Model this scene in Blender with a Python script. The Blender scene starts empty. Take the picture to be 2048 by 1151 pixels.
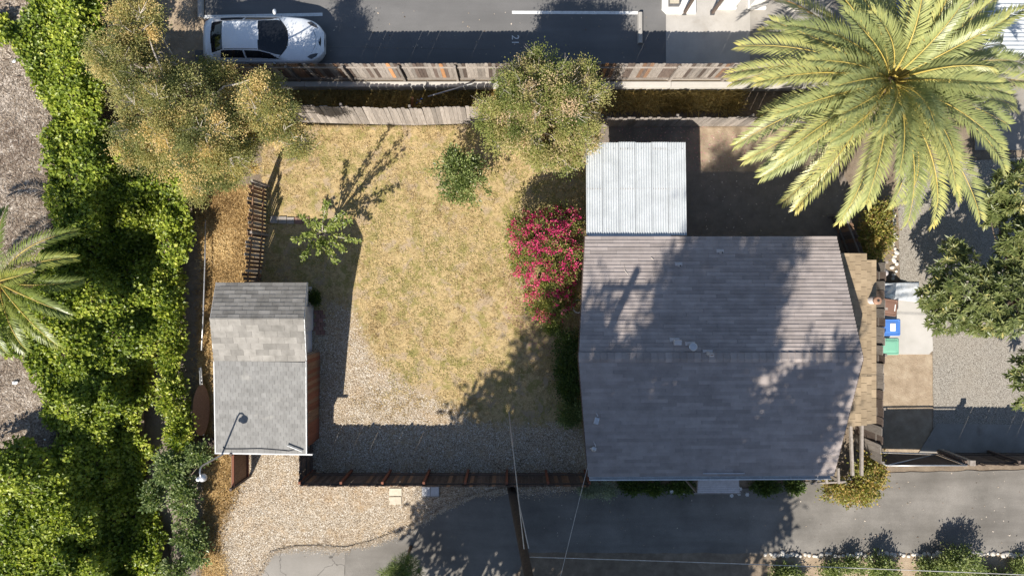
import bpy, math, random
import numpy as np
from mathutils import Matrix, Vector

# ------------------------------------------------------------------ camera, world, sun, exposure
S = bpy.context.scene
H = 27.3                      # drone height, m
F = 1365.0                    # focal length in photo pixels (24 mm equivalent)
CX, CY = 1024.0, 575.5
cam = bpy.data.cameras.new('camera'); cam_o = bpy.data.objects.new('camera', cam)
S.collection.objects.link(cam_o); cam_o.location = (0, 0, H); cam_o.rotation_euler = (0, 0, 0)
cam.sensor_width = 36.0; cam.lens = F / 2048 * 36.0; cam.clip_end = 2000; cam.clip_start = 0.1
S.camera = cam_o
SUN_EL = math.radians(41.0)
SDX, SDY = 0.42, 0.907        # horizontal travel of the light (shadows fall this way)
w = bpy.data.worlds.new('World'); S.world = w; w.use_nodes = True
wn = w.node_tree.nodes; wl = w.node_tree.links; wn.clear()
sky = wn.new('ShaderNodeTexSky'); sky.sky_type = 'NISHITA'; sky.sun_disc = False
sky.sun_elevation = SUN_EL; sky.sun_rotation = math.atan2(-SDX, -SDY); sky.air_density = 1.0; sky.dust_density = 0.6
bg = wn.new('ShaderNodeBackground'); bg.inputs['Strength'].default_value = 0.08
wo = wn.new('ShaderNodeOutputWorld')
wl.new(sky.outputs[0], bg.inputs[0]); wl.new(bg.outputs[0], wo.inputs[0])
sl = bpy.data.lights.new('sun', 'SUN'); sl.energy = 5.0; sl.angle = math.radians(0.53); sl.color = (1.0, 0.94, 0.84)
so = bpy.data.objects.new('sun', sl); S.collection.objects.link(so)
_d = Vector((SDX * math.cos(SUN_EL), SDY * math.cos(SUN_EL), -math.sin(SUN_EL)))
so.rotation_euler = _d.to_track_quat('-Z', 'Y').to_euler(); so.location = (-20, -40, 40)
S.view_settings.view_transform = 'Standard'; S.view_settings.look = 'None'
S.view_settings.exposure = 0.85; S.view_settings.gamma = 1.0

# ------------------------------------------------------------------ helpers
COL = S.collection
rng = np.random.default_rng(7); random.seed(7)
WL = {}                       # world location of every object's origin

def P(px, py, z=0.0):
    k = (H - z) / F
    return np.array([(px - CX) * k, (CY - py) * k, z])

def thing(name, label, cat, loc, group=None, rz=0.0):
    o = bpy.data.objects.new(name, None); COL.objects.link(o); o.empty_display_size = 0.2
    o.location = tuple(loc); o.rotation_euler = (0, 0, rz); WL[o] = np.array(loc, float)
    return tag(o, label, cat, group)

def tag(o, label, cat, group=None):
    o['label'] = label; o['category'] = cat
    if group: o['group'] = group
    return o

def link(name, me, mat, parent=None, kind=None, label=None):
    o = bpy.data.objects.new(name, me); COL.objects.link(o)
    if mat is not None and len(me.materials) == 0: me.materials.append(mat)
    if parent is not None: o.parent = parent
    WL[o] = WL[parent] if parent is not None else np.zeros(3)
    if kind: o['kind'] = kind
    if label: o['label'] = label
    return o

def raw_mesh(name, V, faces_n, idx, tint=None, smooth=False):
    """V (n,3); idx flat loop vertex indices; faces_n = verts per face (constant)"""
    me = bpy.data.meshes.new(name)
    V = np.asarray(V, np.float32); idx = np.asarray(idx, np.int32).ravel()
    nf = len(idx) // faces_n
    me.vertices.add(len(V)); me.vertices.foreach_set('co', V.ravel())
    me.loops.add(len(idx)); me.loops.foreach_set('vertex_index', idx)
    me.polygons.add(nf); me.polygons.foreach_set('loop_start', np.arange(0, nf * faces_n, faces_n, dtype=np.int32))
    me.polygons.foreach_set('use_smooth', np.full(nf, smooth, bool))
    if tint is not None:
        a = me.attributes.new('tint', 'FLOAT_COLOR', 'POINT')
        t = np.asarray(tint, np.float32)
        if t.ndim == 1: t = np.stack([t, t, t, np.ones_like(t)], 1)
        a.data.foreach_set('color', t.ravel())
    me.update(); me.validate()
    return me

class MB:
    def __init__(s): s.v = []; s.f = []
    def add(s, vs, fs):
        n = len(s.v); s.v += [tuple(map(float, q)) for q in vs]; s.f += [tuple(n + i for i in f) for f in fs]; return s
    def box(s, c, d, rz=0.0, M=None):
        x, y, z = d[0] / 2, d[1] / 2, d[2] / 2
        vs = np.array([(-x, -y, -z), (x, -y, -z), (x, y, -z), (-x, y, -z), (-x, -y, z), (x, -y, z), (x, y, z), (-x, y, z)])
        if M is not None: vs = vs @ np.array(M).T
        elif rz:
            ca, sa = math.cos(rz), math.sin(rz); vs = np.stack([vs[:, 0] * ca - vs[:, 1] * sa, vs[:, 0] * sa + vs[:, 1] * ca, vs[:, 2]], 1)
        return s.add(vs + np.array(c), [(3, 2, 1, 0), (4, 5, 6, 7), (0, 1, 5, 4), (1, 2, 6, 5), (2, 3, 7, 6), (3, 0, 4, 7)])
    def bar(s, a, b, wd, hd, up=(0, 0, 1)):
        a = np.array(a, float); b = np.array(b, float); d = b - a; L = np.linalg.norm(d); d /= L
        u = np.array(up, float)
        if abs(d @ u) > .95: u = np.array((0, 1., 0))
        sd = np.cross(d, u); sd /= np.linalg.norm(sd); u = np.cross(sd, d)
        return s.box((a + b) / 2, (L, wd, hd), M=np.stack([d, sd, u], 1))
    def prism(s, poly, z0, z1):
        n = len(poly); vs = [(p[0], p[1], z0) for p in poly] + [(p[0], p[1], z1) for p in poly]
        a = sum(poly[i][0] * poly[(i + 1) % n][1] - poly[(i + 1) % n][0] * poly[i][1] for i in range(n))
        t = tuple(range(n, 2 * n)); b = tuple(range(n - 1, -1, -1)); sides = [(i, (i + 1) % n, n + (i + 1) % n, n + i) for i in range(n)]
        if a < 0: t = t[::-1]; b = b[::-1]; sides = [f[::-1] for f in sides]
        return s.add(vs, [t, b] + sides)
    def slab(s, quad, th):
        q = np.array(quad, float); n = np.cross(q[1] - q[0], q[3] - q[0]); n /= np.linalg.norm(n)
        if n[2] < 0: q = q[::-1]; n = -n
        lo = q - n * th
        return s.add(np.vstack([lo, q]), [(3, 2, 1, 0), (4, 5, 6, 7), (0, 1, 5, 4), (1, 2, 6, 5), (2, 3, 7, 6), (3, 0, 4, 7)])
    def tube(s, pts, r, n=8, cap=True):
        pts = np.array(pts, float); m = len(pts); r = np.broadcast_to(np.array(r, float), (m,))
        T = np.gradient(pts, axis=0); T /= np.linalg.norm(T, axis=1)[:, None] + 1e-9
        vs = []; u = np.array((0, 0, 1.)) if abs(T[0][2]) < .9 else np.array((1., 0, 0))
        for i in range(m):
            a = np.cross(T[i], u); a /= np.linalg.norm(a) + 1e-9; b = np.cross(T[i], a); u = -b if False else u
            for k in range(n):
                t = 2 * math.pi * k / n; vs.append(pts[i] + r[i] * (math.cos(t) * a + math.sin(t) * b))
        fs = [(i * n + k, i * n + (k + 1) % n, (i + 1) * n + (k + 1) % n, (i + 1) * n + k) for i in range(m - 1) for k in range(n)]
        if cap: fs += [tuple(range(n - 1, -1, -1)), tuple((m - 1) * n + k for k in range(n))]
        return s.add(vs, fs)
    def lathe(s, c, prof, n=20, axis='z'):
        vs = []
        for (r, z) in prof:
            for k in range(n):
                t = 2 * math.pi * k / n; q = (r * math.cos(t), r * math.sin(t), z)
                if axis == 'y': q = (q[0], q[2], q[1])
                if axis == 'x': q = (q[2], q[0], q[1])
                vs.append((c[0] + q[0], c[1] + q[1], c[2] + q[2]))
        m = len(prof)
        fs = [(i * n + k, i * n + (k + 1) % n, (i + 1) * n + (k + 1) % n, (i + 1) * n + k) for i in range(m - 1) for k in range(n)]
        fs += [tuple(range(n - 1, -1, -1)), tuple((m - 1) * n + k for k in range(n))]
        return s.add(vs, fs)
    def mesh(s, name, off=np.zeros(3), smooth=False):
        me = bpy.data.meshes.new(name); v = np.array(s.v) - off
        me.from_pydata([tuple(q) for q in v], [], s.f)
        if smooth: me.polygons.foreach_set('use_smooth', np.ones(len(me.polygons), bool))
        me.update(); return me
    def build(s, name, mat, parent=None, smooth=False, kind=None, bevel=0, label=None):
        off = WL[parent] if parent is not None else np.zeros(3)
        o = link(name, s.mesh(name, off, smooth), mat, parent, kind, label)
        if bevel:
            b = o.modifiers.new('bevel', 'BEVEL'); b.width = bevel; b.segments = 2; b.limit_method = 'ANGLE'
        return o

def solo(mb, name, mat, label, cat, loc, group=None, smooth=False, bevel=0):
    """a thing that is one mesh, origin at loc"""
    me = mb.mesh(name, np.array(loc, float), smooth); o = link(name, me, mat); o.location = tuple(loc); WL[o] = np.array(loc, float)
    if bevel:
        b = o.modifiers.new('bevel', 'BEVEL'); b.width = bevel; b.segments = 2; b.limit_method = 'ANGLE'
    return tag(o, label, cat, group)

def piece(name, me, mat, parent, pos, M=None, scale=None):
    o = link(name, me, mat, parent); loc = np.array(pos, float) - WL[parent]
    m = Matrix.Identity(3) if M is None else Matrix(M)
    m4 = m.to_4x4()
    if scale is not None: m4 = m4 @ Matrix.Diagonal((*scale, 1))
    m4.translation = Vector(loc); o.matrix_local = m4
    WL[o] = np.array(pos, float)
    return o

def structure(o): o['kind'] = 'structure'; return o

def vnoise(x, y, sc=1.0, seed=0, oct=3):
    """cheap smooth value noise"""
    x = np.asarray(x, float) * sc; y = np.asarray(y, float) * sc; out = np.zeros_like(x + y); amp = 1; tot = 0
    for o in range(oct):
        xi = np.floor(x).astype(int); yi = np.floor(y).astype(int); fx = x - xi; fy = y - yi
        fx = fx * fx * (3 - 2 * fx); fy = fy * fy * (3 - 2 * fy)
        def h(a, b):
            n = (a * 374761393 + b * 668265263 + (seed + o * 17) * 974634777) & 0xffffffff
            n = ((n ^ (n >> 13)) * 1274126177) & 0xffffffff
            return ((n ^ (n >> 16)) & 0xffff) / 65535.0
        v = (h(xi, yi) * (1 - fx) + h(xi + 1, yi) * fx) * (1 - fy) + (h(xi, yi + 1) * (1 - fx) + h(xi + 1, yi + 1) * fx) * fy
        out += v * amp; tot += amp; amp *= .5; x = x * 2.03; y = y * 2.03
    return out / tot

def sstep(a, b, x): t = np.clip((x - a) / (b - a), 0, 1); return t * t * (3 - 2 * t)

def in_poly(px, py, poly):
    r = np.zeros(px.shape, bool); n = len(poly)
    for i in range(n):
        x0, y0 = poly[i]; x1, y1 = poly[(i + 1) % n]
        if y0 == y1: continue
        c = ((y0 > py) != (y1 > py)) & (px < (x1 - x0) * (py - y0) / (y1 - y0) + x0); r ^= c
    return r

# ------------------------------------------------------------------ materials
def NT(name):
    m = bpy.data.materials.new(name); m.use_nodes = True; n = m.node_tree.nodes; n.clear()
    out = n.new('ShaderNodeOutputMaterial'); b = n.new('ShaderNodeBsdfPrincipled'); m.node_tree.links.new(b.outputs[0], out.inputs[0])
    return m, n, m.node_tree.links, b, out

def ramp(n, stops, interp='LINEAR'):
    r = n.new('ShaderNodeValToRGB'); e = r.color_ramp.elements; r.color_ramp.interpolation = interp
    while len(e) < len(stops): e.new(0.5)
    for k, (p, c) in enumerate(stops): e[k].position = p; e[k].color = (*c, 1) if len(c) == 3 else c
    return r

def setin(L, sock, v):
    if hasattr(v, 'links') or isinstance(v, bpy.types.NodeSocket): L.new(v, sock)
    else: sock.default_value = v

def math_n(n, L, op, a, b=0.0, clamp=False):
    q = n.new('ShaderNodeMath'); q.operation = op; q.use_clamp = clamp
    setin(L, q.inputs[0], a); setin(L, q.inputs[1], b); return q.outputs[0]

def mixc(n, L, f, a, b, blend='MIX'):
    q = n.new('ShaderNodeMix'); q.data_type = 'RGBA'; q.blend_type = blend
    setin(L, q.inputs[0], f)
    for s, v in ((q.inputs[6], a), (q.inputs[7], b)): setin(L, s, (*v, 1) if isinstance(v, tuple) and len(v) == 3 else v)
    return q.outputs[2]

def noise(n, L, co, scale, detail=6, rough=.6, dist=0):
    q = n.new('ShaderNodeTexNoise'); q.inputs['Scale'].default_value = scale; q.inputs['Detail'].default_value = detail
    q.inputs['Roughness'].default_value = rough; q.inputs['Distortion'].default_value = dist; L.new(co, q.inputs['Vector']); return q.outputs[0]

def voro(n, L, co, scale, feat='F1'):
    q = n.new('ShaderNodeTexVoronoi'); q.inputs['Scale'].default_value = scale; q.feature = feat; L.new(co, q.inputs['Vector']); return q

def bump(n, L, b, h, strength, dist=.02):
    q = n.new('ShaderNodeBump'); q.inputs['Strength'].default_value = strength; q.inputs['Distance'].default_value = dist
    L.new(h, q.inputs['Height']); L.new(q.outputs[0], b.inputs['Normal'])

def wpos(n): return n.new('ShaderNodeNewGeometry').outputs['Position']

def surf(name, c1, c2, scale=3, rough=.85, fine=40, fine_amt=.25, bmp=.3, bdist=.01, objrnd=0.0, metal=0, spec=.3, stain=None, stretch=None, tint=False, coat=0):
    m, n, L, b, out = NT(name)
    co = wpos(n)
    if stretch is not None:
        tc = n.new('ShaderNodeTexCoord'); mp = n.new('ShaderNodeMapping'); mp.inputs['Scale'].default_value = stretch
        oi = n.new('ShaderNodeObjectInfo'); L.new(tc.outputs['Object'], mp.inputs[0])
        cb = n.new('ShaderNodeCombineXYZ'); v = math_n(n, L, 'MULTIPLY', oi.outputs['Random'], 37.0); L.new(v, cb.inputs[0]); L.new(v, cb.inputs[1]); L.new(cb.outputs[0], mp.inputs['Location'])
        co = mp.outputs[0]
    a = noise(n, L, co, scale, 5); r = ramp(n, [(.3, c1), (.7, c2)]); L.new(a, r.inputs[0]); c = r.outputs[0]
    f = noise(n, L, co, fine, 3, .7); rf = ramp(n, [(.25, (1 - fine_amt,) * 3), (.75, (1 + fine_amt,) * 3)]); L.new(f, rf.inputs[0])
    c = mixc(n, L, 1.0, c, rf.outputs[0], 'MULTIPLY')
    if stain:
        sn = noise(n, L, wpos(n), stain[0], 6, .65, .3); rs = ramp(n, [(stain[1], (0, 0, 0)), (stain[1] + .12, (1, 1, 1))]); L.new(sn, rs.inputs[0])
        c = mixc(n, L, math_n(n, L, 'MULTIPLY', rs.outputs[0], stain[3] if len(stain) > 3 else .7), c, stain[2])
    if objrnd:
        oi = n.new('ShaderNodeObjectInfo'); v = math_n(n, L, 'MULTIPLY_ADD', oi.outputs['Random'], objrnd * 2); v.node.inputs[2].default_value = 1 - objrnd
        cb = n.new('ShaderNodeCombineXYZ')
        for k in range(3): L.new(v, cb.inputs[k])
        c = mixc(n, L, 1.0, c, cb.outputs[0], 'MULTIPLY')
    if tint:
        at = n.new('ShaderNodeAttribute'); at.attribute_name = 'tint'; c = mixc(n, L, 1.0, c, at.outputs['Color'], 'MULTIPLY')
    L.new(c, b.inputs['Base Color']); b.inputs['Roughness'].default_value = rough; b.inputs['Metallic'].default_value = metal
    b.inputs['Specular IOR Level'].default_value = spec; b.inputs['Coat Weight'].default_value = coat
    if bmp: bump(n, L, b, f, bmp, bdist)
    return m

def leafmat(name, stops, rough=.45, trans=.3, spec=.4):
    m, n, L, b, out = NT(name)
    at = n.new('ShaderNodeAttribute'); at.attribute_name = 'tint'
    r = ramp(n, stops); L.new(at.outputs['Fac'], r.inputs[0])
    L.new(r.outputs[0], b.inputs['Base Color']); b.inputs['Roughness'].default_value = rough; b.inputs['Specular IOR Level'].default_value = spec
    t = n.new('ShaderNodeBsdfTranslucent'); L.new(mixc(n, L, 1.0, r.outputs[0], (1.5, 1.6, .8), 'MULTIPLY'), t.inputs[0])
    mx = n.new('ShaderNodeMixShader'); mx.inputs[0].default_value = trans; L.new(b.outputs[0], mx.inputs[1]); L.new(t.outputs[0], mx.inputs[2]); L.new(mx.outputs[0], out.inputs[0])
    return m

def plain(name, c, rough=.5, metal=0, spec=.4, coat=0):
    return surf(name, tuple(x * .9 for x in c), c, 2.5, rough, 30, .06, .05, .004, metal=metal, spec=spec, coat=coat)

M = {}
M['wood_grey'] = surf('weathered_grey_wood', (.17, .145, .125), (.31, .275, .245), 6, .9, 60, .35, .5, .006, objrnd=.28, stretch=(6, 6, .5))
M['wood_dark'] = surf('dark_aged_wood', (.07, .05, .042), (.15, .115, .095), 6, .9, 60, .35, .5, .006, objrnd=.3, stretch=(6, 6, .5))
M['wood_brown'] = surf('brown_wood', (.16, .09, .055), (.27, .165, .105), 6, .85, 60, .35, .5, .006, objrnd=.22, stretch=(6, 6, .5))
M['wood_fresh'] = surf('fresh_orange_wood', (.36, .17, .075), (.5, .27, .13), 6, .85, 60, .3, .4, .006, objrnd=.15, stretch=(6, 6, .5))
M['wood_red'] = surf('red_brown_post_wood', (.16, .06, .035), (.25, .1, .06), 6, .85, 60, .3, .4, .006, objrnd=.15, stretch=(6, 6, .5))
M['pole'] = surf('shade_toned_pole_wood', (.022, .018, .016), (.05, .038, .032), 6, .9, 60, .35, .5, .006)  # near-black because tree shade on the pole is put into its colour
M['beam'] = surf('grey_beam_wood', (.22, .185, .16), (.34, .3, .26), 8, .9, 50, .3, .4, .006, objrnd=.1)
M['bark'] = surf('bark', (.10, .075, .055), (.22, .17, .13), 9, .95, 50, .4, .8, .03)
M['bark_pale'] = surf('pale_bark', (.36, .31, .27), (.5, .45, .4), 9, .95, 50, .3, .6, .02)
M['palm_bark'] = surf('palm_bark', (.12, .085, .055), (.24, .17, .1), 7, .95, 40, .5, .9, .04)
M['concrete'] = surf('concrete', (.33, .31, .285), (.43, .405, .375), 1.2, .9, 60, .12, .3, .004, stain=(.9, .56, (.30, .27, .235), .5))
M['concrete_pad'] = surf('pale_concrete', (.40, .38, .35), (.48, .455, .425), 1.2, .9, 60, .1, .3, .004, stain=(1.6, .6, (.38, .33, .28), .5))
M['concrete_old'] = surf('old_concrete', (.22, .205, .185), (.33, .305, .275), 1.0, .92, 60, .16, .4, .005, stain=(1.1, .55, (.17, .14, .115), .6))
M['stucco'] = surf('white_stucco', (.56, .55, .53), (.66, .645, .625), 2, .9, 90, .08, .3, .004)
M['white_paint'] = surf('white_trim_paint', (.48, .48, .48), (.64, .64, .63), 5, .6, 40, .2, .1, .003)
M['road_paint'] = surf('worn_white_road_paint', (.55, .55, .54), (.74, .74, .73), 9, .8, 60, .2, .2, .002, stain=(14, .6, (.25, .25, .25), .8))
M['shingle_house'] = surf('brown_grey_asphalt_shingle', (.25, .215, .20), (.335, .29, .27), 2.2, .9, 160, .2, .5, .004, objrnd=.15, tint=False)
M['shingle_house_t'] = surf('brown_grey_asphalt_shingle_field', (.25, .215, .20), (.335, .29, .27), 2.2, .9, 160, .2, .5, .004, tint=True)
M['shingle_shed'] = surf('grey_tan_shingle', (.165, .155, .14), (.25, .235, .215), 3, .9, 160, .18, .5, .004, objrnd=.2, stain=(1.0, .62, (.27, .26, .245), .5))
M['shingle_shed_t'] = surf('grey_tan_shingle_field', (.165, .155, .14), (.25, .235, .215), 3, .9, 160, .18, .5, .004, tint=True)
M['shingle_porch'] = surf('light_grey_shingle', (.175, .17, .162), (.235, .23, .22), 3, .9, 160, .16, .5, .004, objrnd=.09, stain=(.8, .6, (.33, .315, .285), .6))
M['shingle_porch_t'] = surf('light_grey_shingle_field', (.175, .17, .162), (.235, .23, .22), 3, .9, 160, .16, .5, .004, tint=True, stain=(.8, .6, (.33, .315, .285), .6))
M['shingle_tan_t'] = surf('tan_shingle_field', (.26, .195, .125), (.34, .26, .17), 3, .9, 120, .2, .5, .004, tint=True, stain=(2.2, .58, (.26, .2, .14), .5))
M['shingle_tan'] = surf('tan_shingle', (.26, .195, .125), (.34, .26, .17), 3, .9, 120, .2, .5, .004, objrnd=.16, stain=(2.2, .58, (.22, .17, .12), .5))
M['roof_under'] = surf('roof_underlay', (.10, .085, .075), (.15, .13, .115), 4, .95, 50, .2)
M['corrugated'] = surf('galvanised_corrugated_metal', (.50, .52, .53), (.60, .62, .63), 2, .45, 20, .08, .1, .002, metal=.25, spec=.5, stain=(9, .64, (.27, .24, .21), .7))
M['metal'] = surf('grey_metal', (.42, .42, .43), (.56, .56, .57), 6, .45, 40, .12, .1, .002, metal=.7)
M['metal_dark'] = surf('dark_metal', (.10, .10, .11), (.16, .16, .17), 6, .5, 40, .15, .1, .002, metal=.6)
M['vent'] = surf('painted_vent_metal', (.44, .4, .39), (.55, .51, .5), 9, .6, 60, .15, .2, .002, metal=.2)
M['rust'] = surf('rusty_brown_pipe', (.22, .12, .08), (.36, .22, .15), 12, .85, 60, .3, .4, .004)
M['wall_blue'] = surf('pale_blue_grey_siding', (.5, .52, .56), (.6, .62, .66), 4, .75, 50, .08, .1, .003)
M['wall_house'] = surf('house_stucco', (.38, .35, .32), (.46, .43, .4), 3, .9, 80, .1, .3, .004)
M['glass'] = plain('window_glass', (.03, .035, .04), .08, 0, .6)
M['black'] = plain('black_plastic', (.02, .02, .022), .5)
M['wire'] = plain('wire', (.05, .05, .055), .5)
M['wire_pale'] = surf('pale_cable', (.35, .33, .31), (.5, .48, .46), 5, .6)
M['hole_shade'] = plain('painted_hole_shade', (.03, .027, .025), .9)  # flat black discs painted as the shade inside pipe mouths
M['stone'] = surf('pale_river_stone', (.48, .44, .38), (.66, .62, .56), 4, .85, 50, .15, .3, .01, objrnd=.15)
M['paver_red'] = surf('red_brick_paver', (.20, .11, .09), (.28, .17, .14), 6, .9, 60, .25, .4, .006, objrnd=.15)
M['paver_grey'] = surf('grey_paver', (.26, .23, .21), (.34, .31, .28), 6, .9, 60, .2, .4, .006, objrnd=.12)
M['paver_beige'] = surf('beige_paver', (.42, .37, .29), (.52, .47, .38), 6, .9, 60, .2, .4, .006, objrnd=.1)
M['terracotta'] = surf('terracotta', (.32, .15, .09), (.42, .21, .13), 6, .85, 50, .15)
M['car_white'] = plain('white_car_paint', (.74, .76, .79), .28, 0, .5, 1.0)
M['car_glass'] = plain('tinted_car_glass', (.012, .014, .018), .05, 0, .55)
M['tyre'] = plain('rubber', (.02, .02, .02), .85)
M['lamp_glass'] = plain('headlight', (.06, .06, .065), .1, 0, .6)
M['bin_blue'] = plain('blue_bin_plastic', (.07, .19, .52), .45)
M['bin_green'] = plain('green_bin_plastic', (.19, .42, .30), .5)
M['bin_brown'] = plain('brown_bin_plastic', (.20, .115, .085), .5)
M['label_white'] = plain('white_sticker', (.75, .75, .75), .6)
M['tarp'] = surf('silver_tarp', (.5, .52, .55), (.72, .74, .77), 5, .35, 20, .15, .5, .02, metal=.35)
M['blue_tarp'] = plain('blue_tarp', (.02, .09, .5), .55)
M['frond_old'] = leafmat('dead_grey_frond', [(0, (.30, .27, .24)), (1, (.55, .52, .48))], .8, .1)

# --- asphalt
def asphalt(name, c1, c2, stain, cracks=0):
    m, n, L, b, out = NT(name); co = wpos(n)
    a = noise(n, L, co, .55, 6, .6); r = ramp(n, [(.3, c1), (.7, c2)]); L.new(a, r.inputs[0])
    f = noise(n, L, co, 70, 2, .8); rf = ramp(n, [(.3, (.75,) * 3), (.7, (1.25,) * 3)]); L.new(f, rf.inputs[0])
    c = mixc(n, L, 1.0, r.outputs[0], rf.outputs[0], 'MULTIPLY')
    # long wear streaks along the drive
    mp = n.new('ShaderNodeMapping'); mp.inputs['Scale'].default_value = (.12, 1.0, 1); L.new(co, mp.inputs[0])
    s = noise(n, L, mp.outputs[0], 1.1, 5, .6); rs = ramp(n, [(.45, (0, 0, 0)), (.65, (1, 1, 1))]); L.new(s, rs.inputs[0])
    c = mixc(n, L, math_n(n, L, 'MULTIPLY', rs.outputs[0], .45), c, stain)
    if cracks:
        v = voro(n, L, co, .45, 'DISTANCE_TO_EDGE'); wv = noise(n, L, co, 3, 4)
        mp2 = n.new('ShaderNodeVectorMath'); mp2.operation = 'MULTIPLY_ADD'
        cbv = n.new('ShaderNodeTexNoise'); cbv.inputs['Scale'].default_value = 1.8; cbv.inputs['Detail'].default_value = 5; L.new(co, cbv.inputs['Vector'])
        L.new(cbv.outputs['Color'], mp2.inputs[0]); mp2.inputs[1].default_value = (.7, .7, .7); L.new(co, mp2.inputs[2]); L.new(mp2.outputs[0], v.inputs['Vector'])
        rc = ramp(n, [(.002, (1, 1, 1)), (.008, (0, 0, 0))]); L.new(v.outputs['Distance'], rc.inputs[0])
        c = mixc(n, L, math_n(n, L, 'MULTIPLY', rc.outputs[0], cracks), c, (.05, .045, .04))
    L.new(c, b.inputs['Base Color']); b.inputs['Roughness'].default_value = .9; b.inputs['Specular IOR Level'].default_value = .25
    bump(n, L, b, f, .4, .005); return m
M['asphalt_lot'] = asphalt('parking_asphalt', (.125, .122, .12), (.165, .16, .158), (.10, .098, .097))
M['asphalt_drive'] = asphalt('driveway_asphalt', (.13, .12, .107), (.24, .222, .20), (.095, .086, .076))
M['concrete_crack'] = asphalt('cracked_concrete', (.20, .185, .165), (.27, .25, .225), (.17, .152, .132), .8)

def gravel_mat(name, stops, base):
    m, n, L, b, out = NT(name); co = wpos(n)
    v = voro(n, L, co, 42); r = ramp(n, stops); sx = n.new('ShaderNodeSeparateColor'); L.new(v.outputs['Color'], sx.inputs[0]); L.new(sx.outputs[0], r.inputs[0])
    d = ramp(n, [(.35, (1, 1, 1)), (.75, (.35, .33, .3))]); L.new(v.outputs['Distance'], d.inputs[0])
    c = mixc(n, L, 1.0, r.outputs[0], d.outputs[0], 'MULTIPLY')
    a = noise(n, L, co, .7, 5); ra = ramp(n, [(.4, (0, 0, 0)), (.65, (1, 1, 1))]); L.new(a, ra.inputs[0])
    c = mixc(n, L, math_n(n, L, 'MULTIPLY', ra.outputs[0], .35), c, base)
    L.new(c, b.inputs['Base Color']); b.inputs['Roughness'].default_value = .92
    inv = math_n(n, L, 'SUBTRACT', 1.0, v.outputs['Distance']); bump(n, L, b, inv, .6, .02); return m
M['gravel_grey'] = gravel_mat('grey_chip_gravel', [(0, (.25, .225, .195)), (.5, (.35, .32, .28)), (1, (.47, .44, .39))], (.30, .26, .21))

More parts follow.
